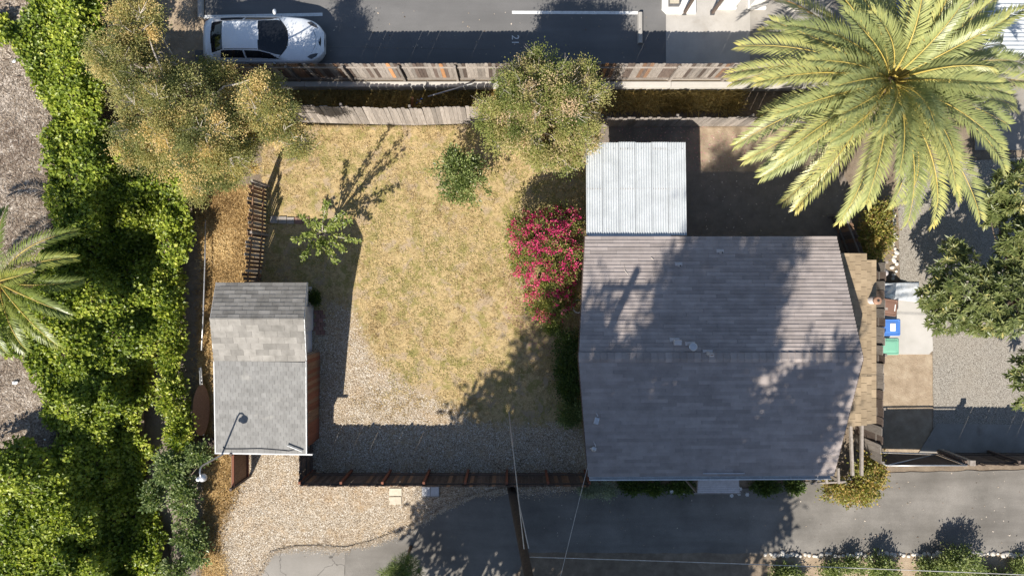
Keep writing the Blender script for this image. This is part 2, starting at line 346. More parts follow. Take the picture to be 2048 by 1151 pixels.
def ground_mat():
    m, n, L, b, out = NT('ground'); co = wpos(n)
    za = n.new('ShaderNodeAttribute'); za.attribute_name = 'zone'; sp = n.new('ShaderNodeSeparateColor'); L.new(za.outputs['Color'], sp.inputs[0])
    lawn, grav, oran = sp.outputs[0], sp.outputs[1], sp.outputs[2]; mulch = za.outputs['Alpha']
    zb = n.new('ShaderNodeAttribute'); zb.attribute_name = 'zone2'; sp2 = n.new('ShaderNodeSeparateColor'); L.new(zb.outputs['Color'], sp2.inputs[0])
    dark, tan, petal = sp2.outputs[0], sp2.outputs[1], sp2.outputs[2]
    n_mid = noise(n, L, co, 2.2, 7, .65); n_big = noise(n, L, co, .55, 6, .6); n_fine = noise(n, L, co, 26, 4, .75); n_m2 = noise(n, L, co, 6, 6, .7, .4)
    def edge(mask, amt=.7):
        v = math_n(n, L, 'MULTIPLY_ADD', math_n(n, L, 'SUBTRACT', n_m2, .5), amt * 2); L.new(mask, v.node.inputs[2])
        r = ramp(n, [(.38, (0, 0, 0)), (.62, (1, 1, 1))]); L.new(v, r.inputs[0]); return r.outputs[0]
    # bare soil
    rs = ramp(n, [(.3, (.15, .115, .085)), (.55, (.22, .175, .13)), (.75, (.3, .24, .18))]); L.new(n_mid, rs.inputs[0]); c = rs.outputs[0]
    # mulch lot: grey brown with flecks
    v = voro(n, L, co, 17); sx = n.new('ShaderNodeSeparateColor'); L.new(v.outputs['Color'], sx.inputs[0])
    rm = ramp(n, [(0, (.12, .095, .075)), (.5, (.27, .225, .185)), (.85, (.37, .32, .27)), (1, (.55, .5, .44))]); L.new(sx.outputs[0], rm.inputs[0])
    rmm = ramp(n, [(.35, (.62, .6, .58)), (.65, (1.15, 1.15, 1.15))]); L.new(n_mid, rmm.inputs[0])
    c = mixc(n, L, edge(mulch, .3), c, mixc(n, L, 1.0, rm.outputs[0], rmm.outputs[0], 'MULTIPLY'))
    # tan packed dirt
    rt = ramp(n, [(.3, (.25, .19, .13)), (.5, (.33, .255, .18)), (.7, (.41, .33, .24))]); L.new(n_mid, rt.inputs[0]); c = mixc(n, L, edge(tan, .3), c, rt.outputs[0])
    # soil toned darker where patio, house and creek shade falls
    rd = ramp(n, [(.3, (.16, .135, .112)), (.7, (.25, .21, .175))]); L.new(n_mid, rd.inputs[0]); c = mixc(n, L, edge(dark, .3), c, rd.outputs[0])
    # straw lawn
    rl = ramp(n, [(.28, (.27, .19, .095)), (.5, (.41, .305, .155)), (.72, (.55, .435, .255))]); L.new(n_fine, rl.inputs[0]); cl = rl.outputs[0]
    tuf = ramp(n, [(.35, (.62, .60, .55)), (.5, (1, 1, 1)), (.68, (1.22, 1.2, 1.15))]); L.new(n_m2, tuf.inputs[0]); cl = mixc(n, L, 1.0, cl, tuf.outputs[0], 'MULTIPLY')
    gz = ramp(n, [(.49, (0, 0, 0)), (.58, (1, 1, 1))]); L.new(n_mid, gz.inputs[0])
    gzb = ramp(n, [(.36, (0, 0, 0)), (.5, (1, 1, 1))]); L.new(n_big, gzb.inputs[0])
    gf = math_n(n, L, 'MULTIPLY', gz.outputs[0], gzb.outputs[0])
    cl = mixc(n, L, math_n(n, L, 'MULTIPLY', gf, .85), cl, (.235, .205, .07))
    bz = ramp(n, [(.40, (1, 1, 1)), (.46, (0, 0, 0))]); L.new(noise(n, L, co, 1.3, 6, .65, .5), bz.inputs[0])
    cl = mixc(n, L, math_n(n, L, 'MULTIPLY', bz.outputs[0], .8), cl, (.36, .275, .19))
    oz = ramp(n, [(.5, (0, 0, 0)), (.75, (1, 1, 1))]); L.new(n_big, oz.inputs[0])
    cl = mixc(n, L, math_n(n, L, 'MULTIPLY', oz.outputs[0], .0), cl, (.45, .27, .1))
    c = mixc(n, L, edge(lawn), c, cl)
    # rusty dry grass
    ro = ramp(n, [(.28, (.25, .16, .07)), (.5, (.41, .28, .13)), (.75, (.54, .40, .21))]); L.new(n_fine, ro.inputs[0])
    c = mixc(n, L, edge(oran), c, ro.outputs[0])
    # pale gravel
    vg = voro(n, L, co, 33); sg = n.new('ShaderNodeSeparateColor'); L.new(vg.outputs['Color'], sg.inputs[0])
    rg = ramp(n, [(0, (.22, .17, .12)), (.25, (.37, .30, .22)), (.6, (.49, .42, .33)), (.9, (.63, .57, .48)), (1, (.78, .74, .67))]); L.new(sg.outputs[0], rg.inputs[0])
    dg = ramp(n, [(.4, (1, 1, 1)), (.8, (.4, .36, .32))]); L.new(vg.outputs['Distance'], dg.inputs[0])
    cg = mixc(n, L, 1.0, rg.outputs[0], dg.outputs[0], 'MULTIPLY')
    ga = ramp(n, [(.5, (0, 0, 0)), (.7, (1, 1, 1))]); L.new(n_mid, ga.inputs[0])
    cg = mixc(n, L, math_n(n, L, 'MULTIPLY', ga.outputs[0], .5), cg, (.42, .3, .17))
    gb = ramp(n, [(.46, (0, 0, 0)), (.62, (1, 1, 1))]); L.new(noise(n, L, co, .8, 6, .65, .6), gb.inputs[0]); cg = mixc(n, L, math_n(n, L, 'MULTIPLY', gb.outputs[0], .28), cg, mixc(n, L, 1.0, cg, (.92, .72, .5), 'MULTIPLY'))
    gv = math_n(n, L, 'MULTIPLY_ADD', math_n(n, L, 'SUBTRACT', n_mid, .5), 1.3); L.new(math_n(n, L, 'MULTIPLY_ADD', math_n(n, L, 'SUBTRACT', n_m2, .5), 1.3), gv.node.inputs[2]); L.new(grav, gv.node.inputs[2].links[0].from_node.inputs[2])
    gr_ = ramp(n, [(.3, (0, 0, 0)), (.7, (1, 1, 1))]); L.new(gv, gr_.inputs[0]); c = mixc(n, L, gr_.outputs[0], c, cg)
    # fallen magenta petals
    vp = voro(n, L, co, 14); spp = n.new('ShaderNodeSeparateColor'); L.new(vp.outputs['Color'], spp.inputs[0])
    pf = ramp(n, [(.55, (0, 0, 0)), (.6, (1, 1, 1))]); L.new(spp.outputs[1], pf.inputs[0])
    pp = ramp(n, [(.15, (1, 1, 1)), (.4, (0, 0, 0))]); L.new(vp.outputs['Distance'], pp.inputs[0])
    pq = math_n(n, L, 'MULTIPLY', math_n(n, L, 'MULTIPLY', pf.outputs[0], pp.outputs[0]), edge(petal, .8))
    c = mixc(n, L, math_n(n, L, 'MULTIPLY', pq, .75), c, (.4, .17, .2))
    L.new(c, b.inputs['Base Color']); b.inputs['Roughness'].default_value = .95; b.inputs['Specular IOR Level'].default_value = .15
    hsum = math_n(n, L, 'ADD', n_fine, math_n(n, L, 'MULTIPLY', n_m2, .8)); bump(n, L, b, hsum, .7, .035); return m
M['ground'] = ground_mat()

# foliage palettes (tint 0..1 -> colour)
M['leaf_ivy'] = leafmat('ivy_leaf', [(0, (.075, .12, .015)), (.4, (.185, .24, .028)), (.75, (.39, .43, .06)), (1, (.58, .56, .15))], .45, .3)
M['leaf_ivy_pale'] = leafmat('pale_ivy_leaf', [(0, (.05, .085, .025)), (.5, (.13, .18, .055)), (1, (.32, .36, .16))], .4, .25)
M['leaf_gold'] = leafmat('golden_leaf', [(0, (.12, .14, .05)), (.4, (.25, .255, .09)), (.68, (.43, .37, .15)), (1, (.66, .49, .23))], .55, .3)
M['leaf_olive'] = leafmat('olive_leaf', [(0, (.12, .15, .04)), (.4, (.25, .27, .075)), (.65, (.39, .345, .14)), (1, (.58, .43, .29))], .55, .3)
M['leaf_citrus'] = leafmat('citrus_leaf', [(0, (.07, .105, .03)), (.6, (.165, .205, .06)), (1, (.33, .36, .14))], .4, .25)
M['leaf_sapling'] = leafmat('sapling_leaf', [(0, (.10, .14, .03)), (.6, (.24, .29, .07)), (1, (.42, .42, .14))], .45, .3)
M['leaf_pink'] = leafmat('pink_shrub', [(0, (.06, .08, .02)), (.33, (.19, .21, .05)), (.49, (.36, .34, .08)), (.51, (.46, .02, .13)), (.8, (.70, .06, .22)), (1, (.85, .28, .33))], .5, .3)
M['leaf_big'] = leafmat('broad_glossy_leaf', [(0, (.05, .07, .02)), (.5, (.115, .14, .04)), (.85, (.20, .215, .08)), (1, (.38, .34, .12))], .44, .18, .45)
M['leaf_hedge'] = leafmat('hedge_leaf', [(0, (.03, .055, .012)), (.6, (.075, .12, .022)), (1, (.15, .19, .04))], .45, .2)
M['leaf_silver'] = leafmat('silver_leaf', [(0, (.17, .2, .14)), (.6, (.3, .34, .24)), (1, (.46, .49, .38))], .6, .2)
M['leaf_bramble'] = leafmat('bramble_leaf', [(0, (.12, .12, .03)), (.45, (.28, .28, .06)), (.7, (.36, .22, .09)), (1, (.50, .40, .12))], .5, .3)
M['leaf_shade'] = leafmat('tall_tree_leaf', [(0, (.05, .08, .02)), (1, (.13, .17, .05))], .5, .15)
M['frond'] = leafmat('palm_leaflet', [(0, (.12, .15, .055)), (.5, (.25, .275, .105)), (.8, (.38, .37, .13)), (1, (.50, .42, .13))], .42, .12, .4)
M['frond_young'] = leafmat('dark_palm_leaflet', [(0, (.07, .10, .025)), (.5, (.15, .19, .04)), (1, (.32, .32, .07))], .38, .25, .5)
M['rachis'] = surf('palm_rachis', (.36, .27, .06), (.48, .37, .10), 4, .5, 30, .1, 0)
M['pine_leaf'] = leafmat('spiky_leaf', [(0, (.07, .11, .03)), (.6, (.16, .21, .06)), (1, (.3, .33, .12))], .5, .2)
M['straw'] = leafmat('straw_blade', [(0, (.29, .205, .10)), (.45, (.46, .35, .18)), (.7, (.64, .52, .31)), (.78, (.42, .35, .15)), (.86, (.27, .25, .09)), (1, (.30, .28, .1))], .8, .2, .1)
M['straw_rust'] = leafmat('rusty_blade', [(0, (.20, .125, .055)), (.5, (.42, .28, .125)), (1, (.64, .49, .27))], .8, .2, .1)
M['straw_ditch'] = leafmat('ditch_grass', [(0, (.2, .15, .05)), (.6, (.42, .3, .11)), (1, (.55, .43, .18))], .8, .2, .1)
M['chips'] = leafmat('wood_chips', [(0, (.14, .1, .075)), (.6, (.33, .265, .2)), (1, (.52, .45, .38))], .9, .0, .1)
M['petal'] = leafmat('faded_petal', [(0, (.26, .12, .12)), (.6, (.42, .22, .22)), (1, (.55, .36, .33))], .8, .1, .1)
M['pebble'] = leafmat('pebbles', [(0, (.22, .165, .11)), (.5, (.44, .36, .265)), (.9, (.62, .55, .45)), (1, (.78, .74, .68))], .9, .0, .2)

# ================================================================== SETTING
def gz(x, y):
    """terrain height"""
    x = np.asarray(x, float); y = np.asarray(y, float)
    z = np.zeros(np.broadcast(x, y).shape)
    z = z + (vnoise(x, y, .8, 3) - .5) * .03
    south = 1 - sstep(4.2, 6.2, y)                                   # creek only south of the parking lot
    bank = sstep(-15.75, -17.3, x)
    creek = sstep(-13.2, -14.3, x) * south
    z = z - creek * .75
    z = z * (1 - bank) + bank * (2.0 + (vnoise(x, y, .35, 5) - .5) * .25)
    ditch = sstep(6.45, 6.7, y) * (1 - sstep(7.9, 8.0, y)) * (1 - bank)
    z = z - .25 * ditch
    lot = sstep(8.0, 8.08, y) * (1 - bank)
    z = z * (1 - lot) + lot * (.36 + 0 * z)
    return z

LAWN = [(525, 240), (1180, 240), (1180, 960), (615, 960), (625, 600), (515, 590)]
GRAV = [[(640, 600), (700, 600), (735, 700), (790, 745), (850, 790), (915, 815), (960, 850), (1175, 850), (1175, 965), (612, 965), (612, 700)],
        [(480, 900), (625, 900), (625, 960), (1175, 968), (1175, 985), (1020, 985), (905, 1010), (760, 1085), (560, 1105), (500, 1160), (455, 1160), (430, 1060), (480, 970)]]
ORAN = [[(372, 370), (510, 370), (500, 575), (428, 575), (424, 905), (485, 900), (480, 975), (440, 1060), (455, 1160), (405, 1160), (410, 1000), (395, 750), (405, 500)],
        [(540, 176), (1480, 176), (1480, 222), (540, 222)]]
SHADE_SOIL = [[(1170, 250), (1400, 250), (1400, 345), (1690, 345), (1715, 480), (1170, 480)], [(290, 560), (385, 560), (415, 900), (400, 1160), (240, 1160), (280, 700)],  # first outline follows the cast shade of patio and house, put into soil colour
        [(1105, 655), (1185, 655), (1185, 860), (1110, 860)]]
TAN = [[(1395, 250), (1700, 250), (1560, 350), (1395, 350)], [(1765, 705), (1868, 705), (1868, 850), (1840, 905), (1765, 905)], [(245, 0), (412, 0), (412, 160), (245, 160)], [(1540, 1112), (2100, 1108), (2100, 1200), (1540, 1200)]]
PETAL = [[(1225, 250), (1400, 250), (1520, 285), (1480, 345), (1400, 345), (1225, 290)], [(1010, 430), (1180, 430), (1180, 700), (1090, 720), (1010, 640)]]

def build_ground():
    fx = np.arange(-21.5, 21.51, .11); fy = np.arange(-13, 13.01, .11)
    ox = np.array([-400, -200, -100, -60, -40, -30, -25, -23.]); oy = np.array([-400, -200, -100, -60, -40, -28, -20, -16.])
    xs = np.concatenate([ox, fx, -ox[::-1]]); ys = np.concatenate([oy, fy, -oy[::-1]])
    X, Y = np.meshgrid(xs, ys); Z = gz(X, Y); nx, ny = len(xs), len(ys)
    V = np.stack([X.ravel(), Y.ravel(), Z.ravel()], 1)
    i = np.arange(nx * ny).reshape(ny, nx)
    idx = np.stack([i[:-1, :-1], i[:-1, 1:], i[1:, 1:], i[1:, :-1]], -1).reshape(-1)
    me = raw_mesh('ground', V, 4, idx, smooth=True)
    k = F / (H - Z); PX = CX + X * k; PY = CY - Y * k
    def soft(polys, it=3):
        m = np.zeros(X.shape)
        for p in (polys if isinstance(polys[0], list) else [polys]): m = np.maximum(m, in_poly(PX, PY, p).astype(float))
        for _ in range(it):
            m[1:-1, 1:-1] = (m[1:-1, 1:-1] * 2 + m[:-2, 1:-1] + m[2:, 1:-1] + m[1:-1, :-2] + m[1:-1, 2:]) / 6
        return m.ravel()
    mul = sstep(-16.2, -16.9, X).ravel()
    z1 = np.stack([soft([LAWN], 6), soft(GRAV, 60), soft(ORAN, 12), mul], 1).astype(np.float32)
    z2 = np.stack([soft(SHADE_SOIL), soft(TAN), soft(PETAL), np.ones(X.size)], 1).astype(np.float32)
    for nme, z in (('zone', z1), ('zone2', z2)):
        a = me.attributes.new(nme, 'FLOAT_COLOR', 'POINT'); a.data.foreach_set('color', z.ravel())
    return structure(link('ground', me, M['ground']))
ground = build_ground()

def sheet(name, poly_px, z0, z1, mat, wob=0.0, parent=None, zp=None):
    """flat paved area from photo pixels on the plane z1"""
    pts = [P(a, b, z1 if zp is None else zp)[:2] for a, b in poly_px]
    if wob:
        out = []
        for i, p in enumerate(pts):
            q = pts[(i + 1) % len(pts)]; L = np.linalg.norm(q - p); nn = max(1, int(L / .25))
            d = (q - p) / (L + 1e-9); nrm = np.array([-d[1], d[0]])
            for k in range(nn):
                c = p + (q - p) * k / nn; out.append(c + nrm * (vnoise(c[0], c[1], 1.7, 11) - .5) * wob * 2)
        pts = out
    o = MB().prism(pts, z0, z1).build(name, mat, parent)
    if parent is None: structure(o)
    return o

LZ = .40
lot = sheet('parking_lot', [(410, -250), (1332, -250), (1332, 159), (390, 159), (390, 100), (410, 100)], .2, LZ, M['asphalt_lot'])
sheet('concrete_walk', [(1332, -250), (1500, -250), (1500, 159), (1332, 159)], .2, LZ + .006, M['concrete'])
sheet('concrete_apron', [(1500, -250), (2140, -250), (2140, 159), (1500, 159)], .2, LZ + .003, M['concrete_old'])
sheet('driveway', [(690, 1098), (752, 1080), (850, 1040), (905, 1006), (958, 988), (1020, 976), (1160, 972), (1400, 985), (1770, 945), (2300, 932), (2300, 1104), (1545, 1106), (1060, 1104), (1030, 1151), (1000, 1260), (690, 1260)], -.2, .022, M['asphalt_drive'], .06)
sheet('concrete_drive', [(545, 1104), (590, 1093), (640, 1091), (689, 1094), (689, 1260), (430, 1260), (520, 1145)], -.2, .026, M['concrete_crack'], .09)
sheet('gravel_path', [(1790, 330), (2300, 300), (2300, 905), (1868, 905), (1864, 590), (1800, 560), (1797, 430)], -.2, .028, M['gravel_grey'], .05)
sheet('concrete_pad', [(1700, 590), (1862, 590), (1866, 700), (1858, 708), (1700, 708)], -.1, .05, M['concrete_pad'])
sheet('concrete_strip', [(1838, 905), (1874, 846), (2300, 852), (2300, 905)], -.1, .045, M['concrete_old'])
sheet('shaded_patio', [(1950, 300), (2300, 300), (2300, 120), (1950, 120)], -.1, .05, M['concrete_old'])

# painted markings (children of the lot)
def mark(name, a, b, wpx):
    pa, pb = P(*a, LZ + .004), P(*b, LZ + .004)
    return MB().bar(pa, pb, wpx / 50.5, .004).build(name, M['road_paint'], lot)
mark('painted_line', (408, 34), (645, 29), 6.5)
mark('painted_line', (1024, 25), (1276, 26), 6)
def text_mesh(txt, size, name, mat, pos, rz, parent):
    cu = bpy.data.curves.new(name, 'FONT'); cu.body = txt; cu.size = size; cu.extrude = .002; cu.align_x = 'CENTER'; cu.align_y = 'CENTER'
    t = bpy.data.objects.new(name + '_src', cu); COL.objects.link(t); bpy.context.view_layer.update()
    me = bpy.data.meshes.new_from_object(t.evaluated_get(bpy.context.evaluated_depsgraph_get())); me.name = name
    bpy.data.objects.remove(t); bpy.data.curves.remove(cu)
    o = link(name, me, mat, parent); me.materials.clear(); me.materials.append(mat)
    o.location = tuple(np.array(pos) - WL[parent]); o.rotation_euler = (0, 0, rz); return o
text_mesh('21', .40, 'painted_number', M['road_paint'], P(1030, 80, LZ + .004), -math.pi / 2, lot)
MB().bar(P(645, 93, LZ + .003), P(985, 99, LZ + .003), .02, .003).build('asphalt_seam', M['asphalt_drive'], lot)

def wheel_stop(a, b, label, wd):
    pa, pb = P(*a, LZ), P(*b, LZ); d = (pb - pa)[:2]; L = np.linalg.norm(d); d /= L; s = np.array([-d[1], d[0]])
    prof = [(-wd / 2, 0), (wd / 2, 0), (wd * .36, .12), (wd * .2, .14), (-wd * .2, .14), (-wd * .36, .12)]
    vs = []
    for e in (pa, pb):
        for (u, z) in prof: vs.append((e[0] + s[0] * u, e[1] + s[1] * u, LZ + z))
    n = len(prof); fs = [(i, (i + 1) % n, n + (i + 1) % n, n + i) for i in range(n)] + [tuple(range(n - 1, -1, -1)), tuple(range(n, 2 * n))]
    solo(MB().add(vs, fs), 'wheel_stop', M['concrete'], label, 'wheel stop', (*((pa + pb) / 2)[:2], LZ), 'wheel stops in the parking lot')
wheel_stop((1280, 27), (1280, 88), 'concrete wheel stop at the end of the white line', .2)
wheel_stop((402, -40), (402, 37), 'concrete wheel stop behind the white car at picture top', .22)

# retaining wall
rw = thing('retaining_wall', 'low pale concrete retaining wall below the long board fence', 'wall', (0, 8.0, -.25))
xs = np.linspace(-13.0, 13.5, 12)
for a, b in zip(xs[:-1], xs[1:]):
    MB().box(((a + b) / 2, 8.02, .06), (b - a - .012, .2, .72)).build('wall_section', M['concrete_pad'], rw, bevel=.01)

# ================================================================== FENCES
_bm = {}
def board_mesh(wd, th, ht, top='dog'):
    k = (wd, th, ht, top)
    if k not in _bm:
        c = .035 if top == 'dog' else .004
        pr = [(-wd / 2, 0), (wd / 2, 0), (wd / 2, ht - c), (wd / 2 - c, ht), (-wd / 2 + c, ht), (-wd / 2, ht - c)]
        vs = [(u, -th / 2, z) for u, z in pr] + [(u, th / 2, z) for u, z in pr]; n = 6
        fs = [tuple(range(n)), tuple(range(2 * n - 1, n - 1, -1))] + [(i, n + i, n + (i + 1) % n, (i + 1) % n) for i in range(n)]
        _bm[k] = MB().add(vs, fs).mesh('board')
    return _bm[k]

def lean_matrix(d, side, lean):
    """columns: along-fence, normal, up tilted towards side"""
    up = np.array([side[0] * math.sin(lean), side[1] * math.sin(lean), math.cos(lean)]); ax = np.array([d[0], d[1], 0.0]); nr = np.cross(up, ax)
    return np.stack([ax, nr, up], 1).tolist()

def fence(name, label, path, ht, wd, gap, mats, rail_side, posts=2.2, lean=0.0, rails=(.3, 1.5), z=0.0, jit=.0, group=None, rail_mat='wood_grey', post_mat='wood_grey', seed=1, th=.018, gate=False):
    """path: list of (x,y); rail_side +1 = left of the path direction"""
    rd = random.Random(seed); path = [np.array(q, float) for q in path]
    root = thing(name, label, 'gate' if gate else 'fence', (*((path[0] + path[-1]) / 2), z), group)
    for i in range(len(path) - 1):
        a, b = path[i], path[i + 1]; L = np.linalg.norm(b - a); d = (b - a) / L; side = np.array([-d[1], d[0]]) * rail_side
        n = max(1, int(round(L / (wd + gap)))); st = L / n
        for k in range(n):
            c = a + d * (k + .5) * st; ln = lean + rd.uniform(-jit, jit); zz = z if not callable(z) else z
            hs = 1 + rd.uniform(-jit, jit) * .6
            mt = rd.choices([q[0] for q in mats], [q[1] for q in mats])[0]
            me = board_mesh(round(st - gap, 3), th, ht).copy() if False else board_mesh(round(st - gap, 3), th, ht)
            key = (me.name, mt); me2 = _bm.get(key)
            if me2 is None: me2 = me.copy(); me2.name = 'board'; me2.materials.clear(); me2.materials.append(M[mt]); _bm[key] = me2
            piece('board', me2, M[mt], root, (c[0], c[1], z + rd.uniform(-.01, .01)), lean_matrix(d, -side, ln), (1, 1, hs))
        off = side * (th / 2 + .022)
        for rz_ in rails:
            sh = -side * math.tan(lean) * rz_
            MB().bar((*(a + off + sh), z + rz_), (*(b + off + sh), z + rz_), .04, .085).build('rail', M[rail_mat], root)
        if posts:
            m = max(1, int(round(L / posts)))
            for k in range(m + 1):
                if k == 0 and i > 0: continue
                c = a + d * (L * k / m) + side * (th / 2 + .095); t = -side * math.tan(lean) * ht
                MB().bar((*c, z - .1), (*(c + t), z + ht * .97), .09, .09).build('post', M[post_mat], root)
    return root

fence('board_fence', 'long weathered board fence between the parking lot and the grassy ditch', [(-14.6, 8.25), (14.5, 8.25)], 1.82, .135, .005,
      [('wood_grey', 6), ('wood_dark', 3.2), ('wood_brown', .8), ('wood_fresh', .75)], -1, 2.05, 0.0, (.12, 1.45), .36, 0.008, seed=3)
MB_cap = None
yf = [P(570, 243)[:2], P(700, 247)[:2], P(830, 250)[:2], P(960, 246)[:2]]
fence('leaning_fence', 'bleached grey board fence leaning away from the dry lawn', yf, 1.62, .15, .008, [('wood_grey', 1)], 1, 2.3, -.15, (.35, 1.25), 0, .018, seed=5)
fence('back_fence', 'grey board fence behind the corrugated patio roof', [P(1195, 253)[:2], P(1480, 252)[:2], P(1700, 252)[:2]], 1.55, .15, .008, [('wood_grey', 1)], 1, 2.3, .03, (.35, 1.2), 0, .02, seed=6)
fence('side_fence', 'brown gapped board fence standing north of the shed', [P(533, 372)[:2], P(531, 470)[:2], P(520, 585)[:2]], 1.5, .125, .03, [('wood_brown', 2), ('wood_grey', 1.2), ('wood_dark', .6)], 1, 1.9, .09, (.35, 1.2), 0, .05, seed=7, rail_mat='wood_brown')
fence('yard_fence', 'dark board fence with rails and red posts along the driveway', [(-7.95, -7.39), (2.9, -7.39)], 1.85, .137, .004, [('wood_dark', 3), ('wood_brown', .4)], 1, 1.62, 0.0, (.35, 1.6), 0, .01, seed=8, rail_mat='wood_dark', post_mat='wood_red')
fence('east_fence', 'wide board fence along the bins and the low tan roof', [(13.86, .95), (13.82, -2.5), (13.72, -6.5)], 1.95, .33, .006, [('wood_grey', 3), ('wood_dark', 2)], 1, 2.3, 0.0, (.35, 1.5), 0, .02, seed=9)
fence('slanted_fence', 'short dark fence slanting beside the yellow-green shrub', [(12.75, 2.9), (13.5, 1.05)], 1.35, .15, .006, [('wood_dark', 2), ('wood_brown', 1)], -1, 1.9, 0.0, (.3, 1.1), 0, .02, seed=10)
fence('drive_fence', 'dark board fence running right from the metal gate', [(17.0, -6.61), (27, -6.61)], 1.82, .137, .004, [('wood_dark', 1)], 1, 2.2, 0.0, (.35, 1.5), 0, .01, seed=11, rail_mat='wood_dark', post_mat='wood_dark')
fence('corner_fence', 'tall plank fence under the ivy at the parking lot corner', [(-15.45, 13.5), (-15.45, 7.2)], 1.85, .15, .006, [('wood_dark', 2), ('wood_grey', 1)], 1, 2.2, .0, (.4, 1.5), .36, .01, seed=12, rail_mat='wood_dark')
fence('porch_fence', 'reddish board panel along the east side of the shed porch', [(-7.68, -2.55), (-7.72, -6.0)], 1.7, .14, .004, [('wood_red', 1), ('wood_brown', 1.6)], -1, 1.7, 0.0, (.3, 1.4), 0, .01, seed=13, rail_mat='wood_red')
fence('end_fence', 'short dark railed fence joining the shed corner to the yard fence', [(-7.98, -6.05), (-7.98, -7.3)], 1.75, .14, .01, [('wood_dark', 1)], 1, 1.2, 0.0, (.3, .9, 1.5), 0, .01, seed=14, rail_mat='wood_dark', post_mat='wood_dark')

# gate of brown plywood south of the shed
g = thing('plywood_gate', 'open brown plywood gate leaf below the shed porch', 'gate', (-10.5, -6.7, 0))
MB().box((-10.52, -6.85, .95), (.03, 1.35, 1.5)).build('panel', M['wood_brown'], g)
for zz in (.25, 1.65): MB().box((-10.47, -6.85, zz), (.06, 1.37, .09)).build('rail', M['wood_red'], g)
for yy in (-6.2, -7.5): MB().box((-10.48, yy, .95), (.09, .09, 1.9)).build('post', M['wood_dark'], g)

# metal gate
g = thing('metal_gate', 'sagging pale metal gate between the east fence and the driveway', 'gate', (14.8, -6.6, 0))
A, B, Cc, D = np.array((13.95, -6.5, .15)), np.array((15.65, -6.5, .15)), np.array((17.0, -6.62, 1.8)), np.array((14.0, -6.62, 1.8))
B = np.array((16.9, -6.6, .15))
for a, b in ((A, B), (B, Cc), (Cc, D), (D, A), (D, B)): MB().tube([a, b], .028, 8).build('frame_tube', M['metal'], g, smooth=True)
MB().slab([A + (0.03, -.03, .05), B + (-.03, -.03, .05), Cc + (-.03, -.03, -.05), D + (.03, -.03, -.05)], .01).build('panel', M['wood_dark'], g)
g = thing('gate_post', 'thick weathered timber post beside the metal gate', 'post', (17.1, -6.5, 0))
MB().box((17.12, -6.5, .95), (.16, .16, 1.9)).build('post', M['beam'], g); MB().box((17.12, -6.5, 1.93), (.2, .2, .05)).build('cap', M['beam'], g)

# ================================================================== HOUSE
def unit_shingle():
    vs = [(0, 0, 0), (1, 0, 0), (1, 1.12, 0), (0, 1.12, 0), (0, 0, 1), (1, 0, 1), (1, 1.12, .3), (0, 1.12, .3)]
    return vs, [(3, 2, 1, 0), (4, 5, 6, 7), (0, 1, 5, 4), (1, 2, 6, 5), (2, 3, 7, 6), (3, 0, 4, 7)]
_sv, _sf = unit_shingle()
def shingle_mesh(mat):
    me = MB().add(_sv, _sf).mesh('shingle'); me.materials.append(mat); return me

def courses(eL, eR, rL, rR, expo, length, th, rd, stag=.5, gap=.004):
    """strips on a slope from eave (eL->eR, seen so that x axis runs eL->eR and up-slope normal points up) to ridge"""
    eL, eR, rL, rR = [np.array(q, float) for q in (eL, eR, rL, rR)]
    ax = (eR - eL) / np.linalg.norm(eR - eL); mid = (rL + rR) / 2 - (eL + eR) / 2
    upv = mid - ax * (mid @ ax); Ls = np.linalg.norm(upv); upv /= Ls; nrm = np.cross(ax, upv)
    n = int(round(Ls / expo)); e = Ls / n; out = []
    Mx = np.stack([ax, upv, nrm], 1).tolist()
    for k in range(n):
        v = k / n; vl = eL + (rL - eL) * v; vr = eR + (rR - eR) * v
        base = vl + 0; L = (vr - vl) @ ax
        x = -((k * stag) % 1.0) * length - rd.uniform(0, .15) * length
        while x < L:
            x0 = max(0, x); x1 = min(L, x + length)
            if x1 - x0 > .02: out.append((base + ax * x0 + nrm * rd.uniform(0, .002), Mx, (x1 - x0 - gap, e, th * rd.uniform(.85, 1.15))))
            x += length
    return out

def lay_shingles(items, root, mat, mat_t, n_single, rd, var=.12, name='shingle'):
    me = shingle_mesh(mat)
    order = list(range(len(items)))
    for i in order[:n_single]:
        p, Mx, sc = items[i]; piece(name, me, mat, root, p, Mx, sc)
    rest = order[n_single:]
    if rest:
        V = []; T = []; I = []
        sv = np.array(_sv); sf = np.array(_sf)
        for q, i in enumerate(rest):
            p, Mx, sc = items[i]; V.append((sv * np.array(sc)) @ np.array(Mx).T + p - WL[root]); t = 1 + rd.uniform(-var, var); T.append(np.full(8, t)); I.append(sf + 8 * q)
        o = link(name + '_field', raw_mesh(name + '_field', np.vstack(V), 4, np.vstack(I).ravel(), np.concatenate(T)), mat_t, root, 'stuff')

rd = random.Random(21)
ZE, ZR = 2.6, 3.65
EN_L, EN_R = P(1170, 473, ZE), P(1673, 473, ZE)
ES_L, ES_R = P(1176, 952, ZE), P(1668, 950, ZE)
yr = (CY - 717) / F * (H - ZR)
R_L, R_R = np.array([P(1157, 717, ZR)[0], yr, ZR]), np.array([P(1727, 717, ZR)[0], yr, ZR])
house = thing('house', 'large single storey house with brown shingle gable roof in tree shade', 'house', (7.2, -2.5, 0))
def roof_deck(e0, e1, r0, r1, parent):
    return MB().slab([e0 + (0, 0, -.012), e1 + (0, 0, -.012), r1 + (0, 0, -.012), r0 + (0, 0, -.012)], .12).build('roof_deck', M['roof_under'], parent)
roof_deck(EN_L, EN_R, R_L, R_R, house); roof_deck(ES_L, ES_R, R_L, R_R, house)
it_n = courses(EN_R, EN_L, R_R, R_L, .134, .95, .030, rd, .37)
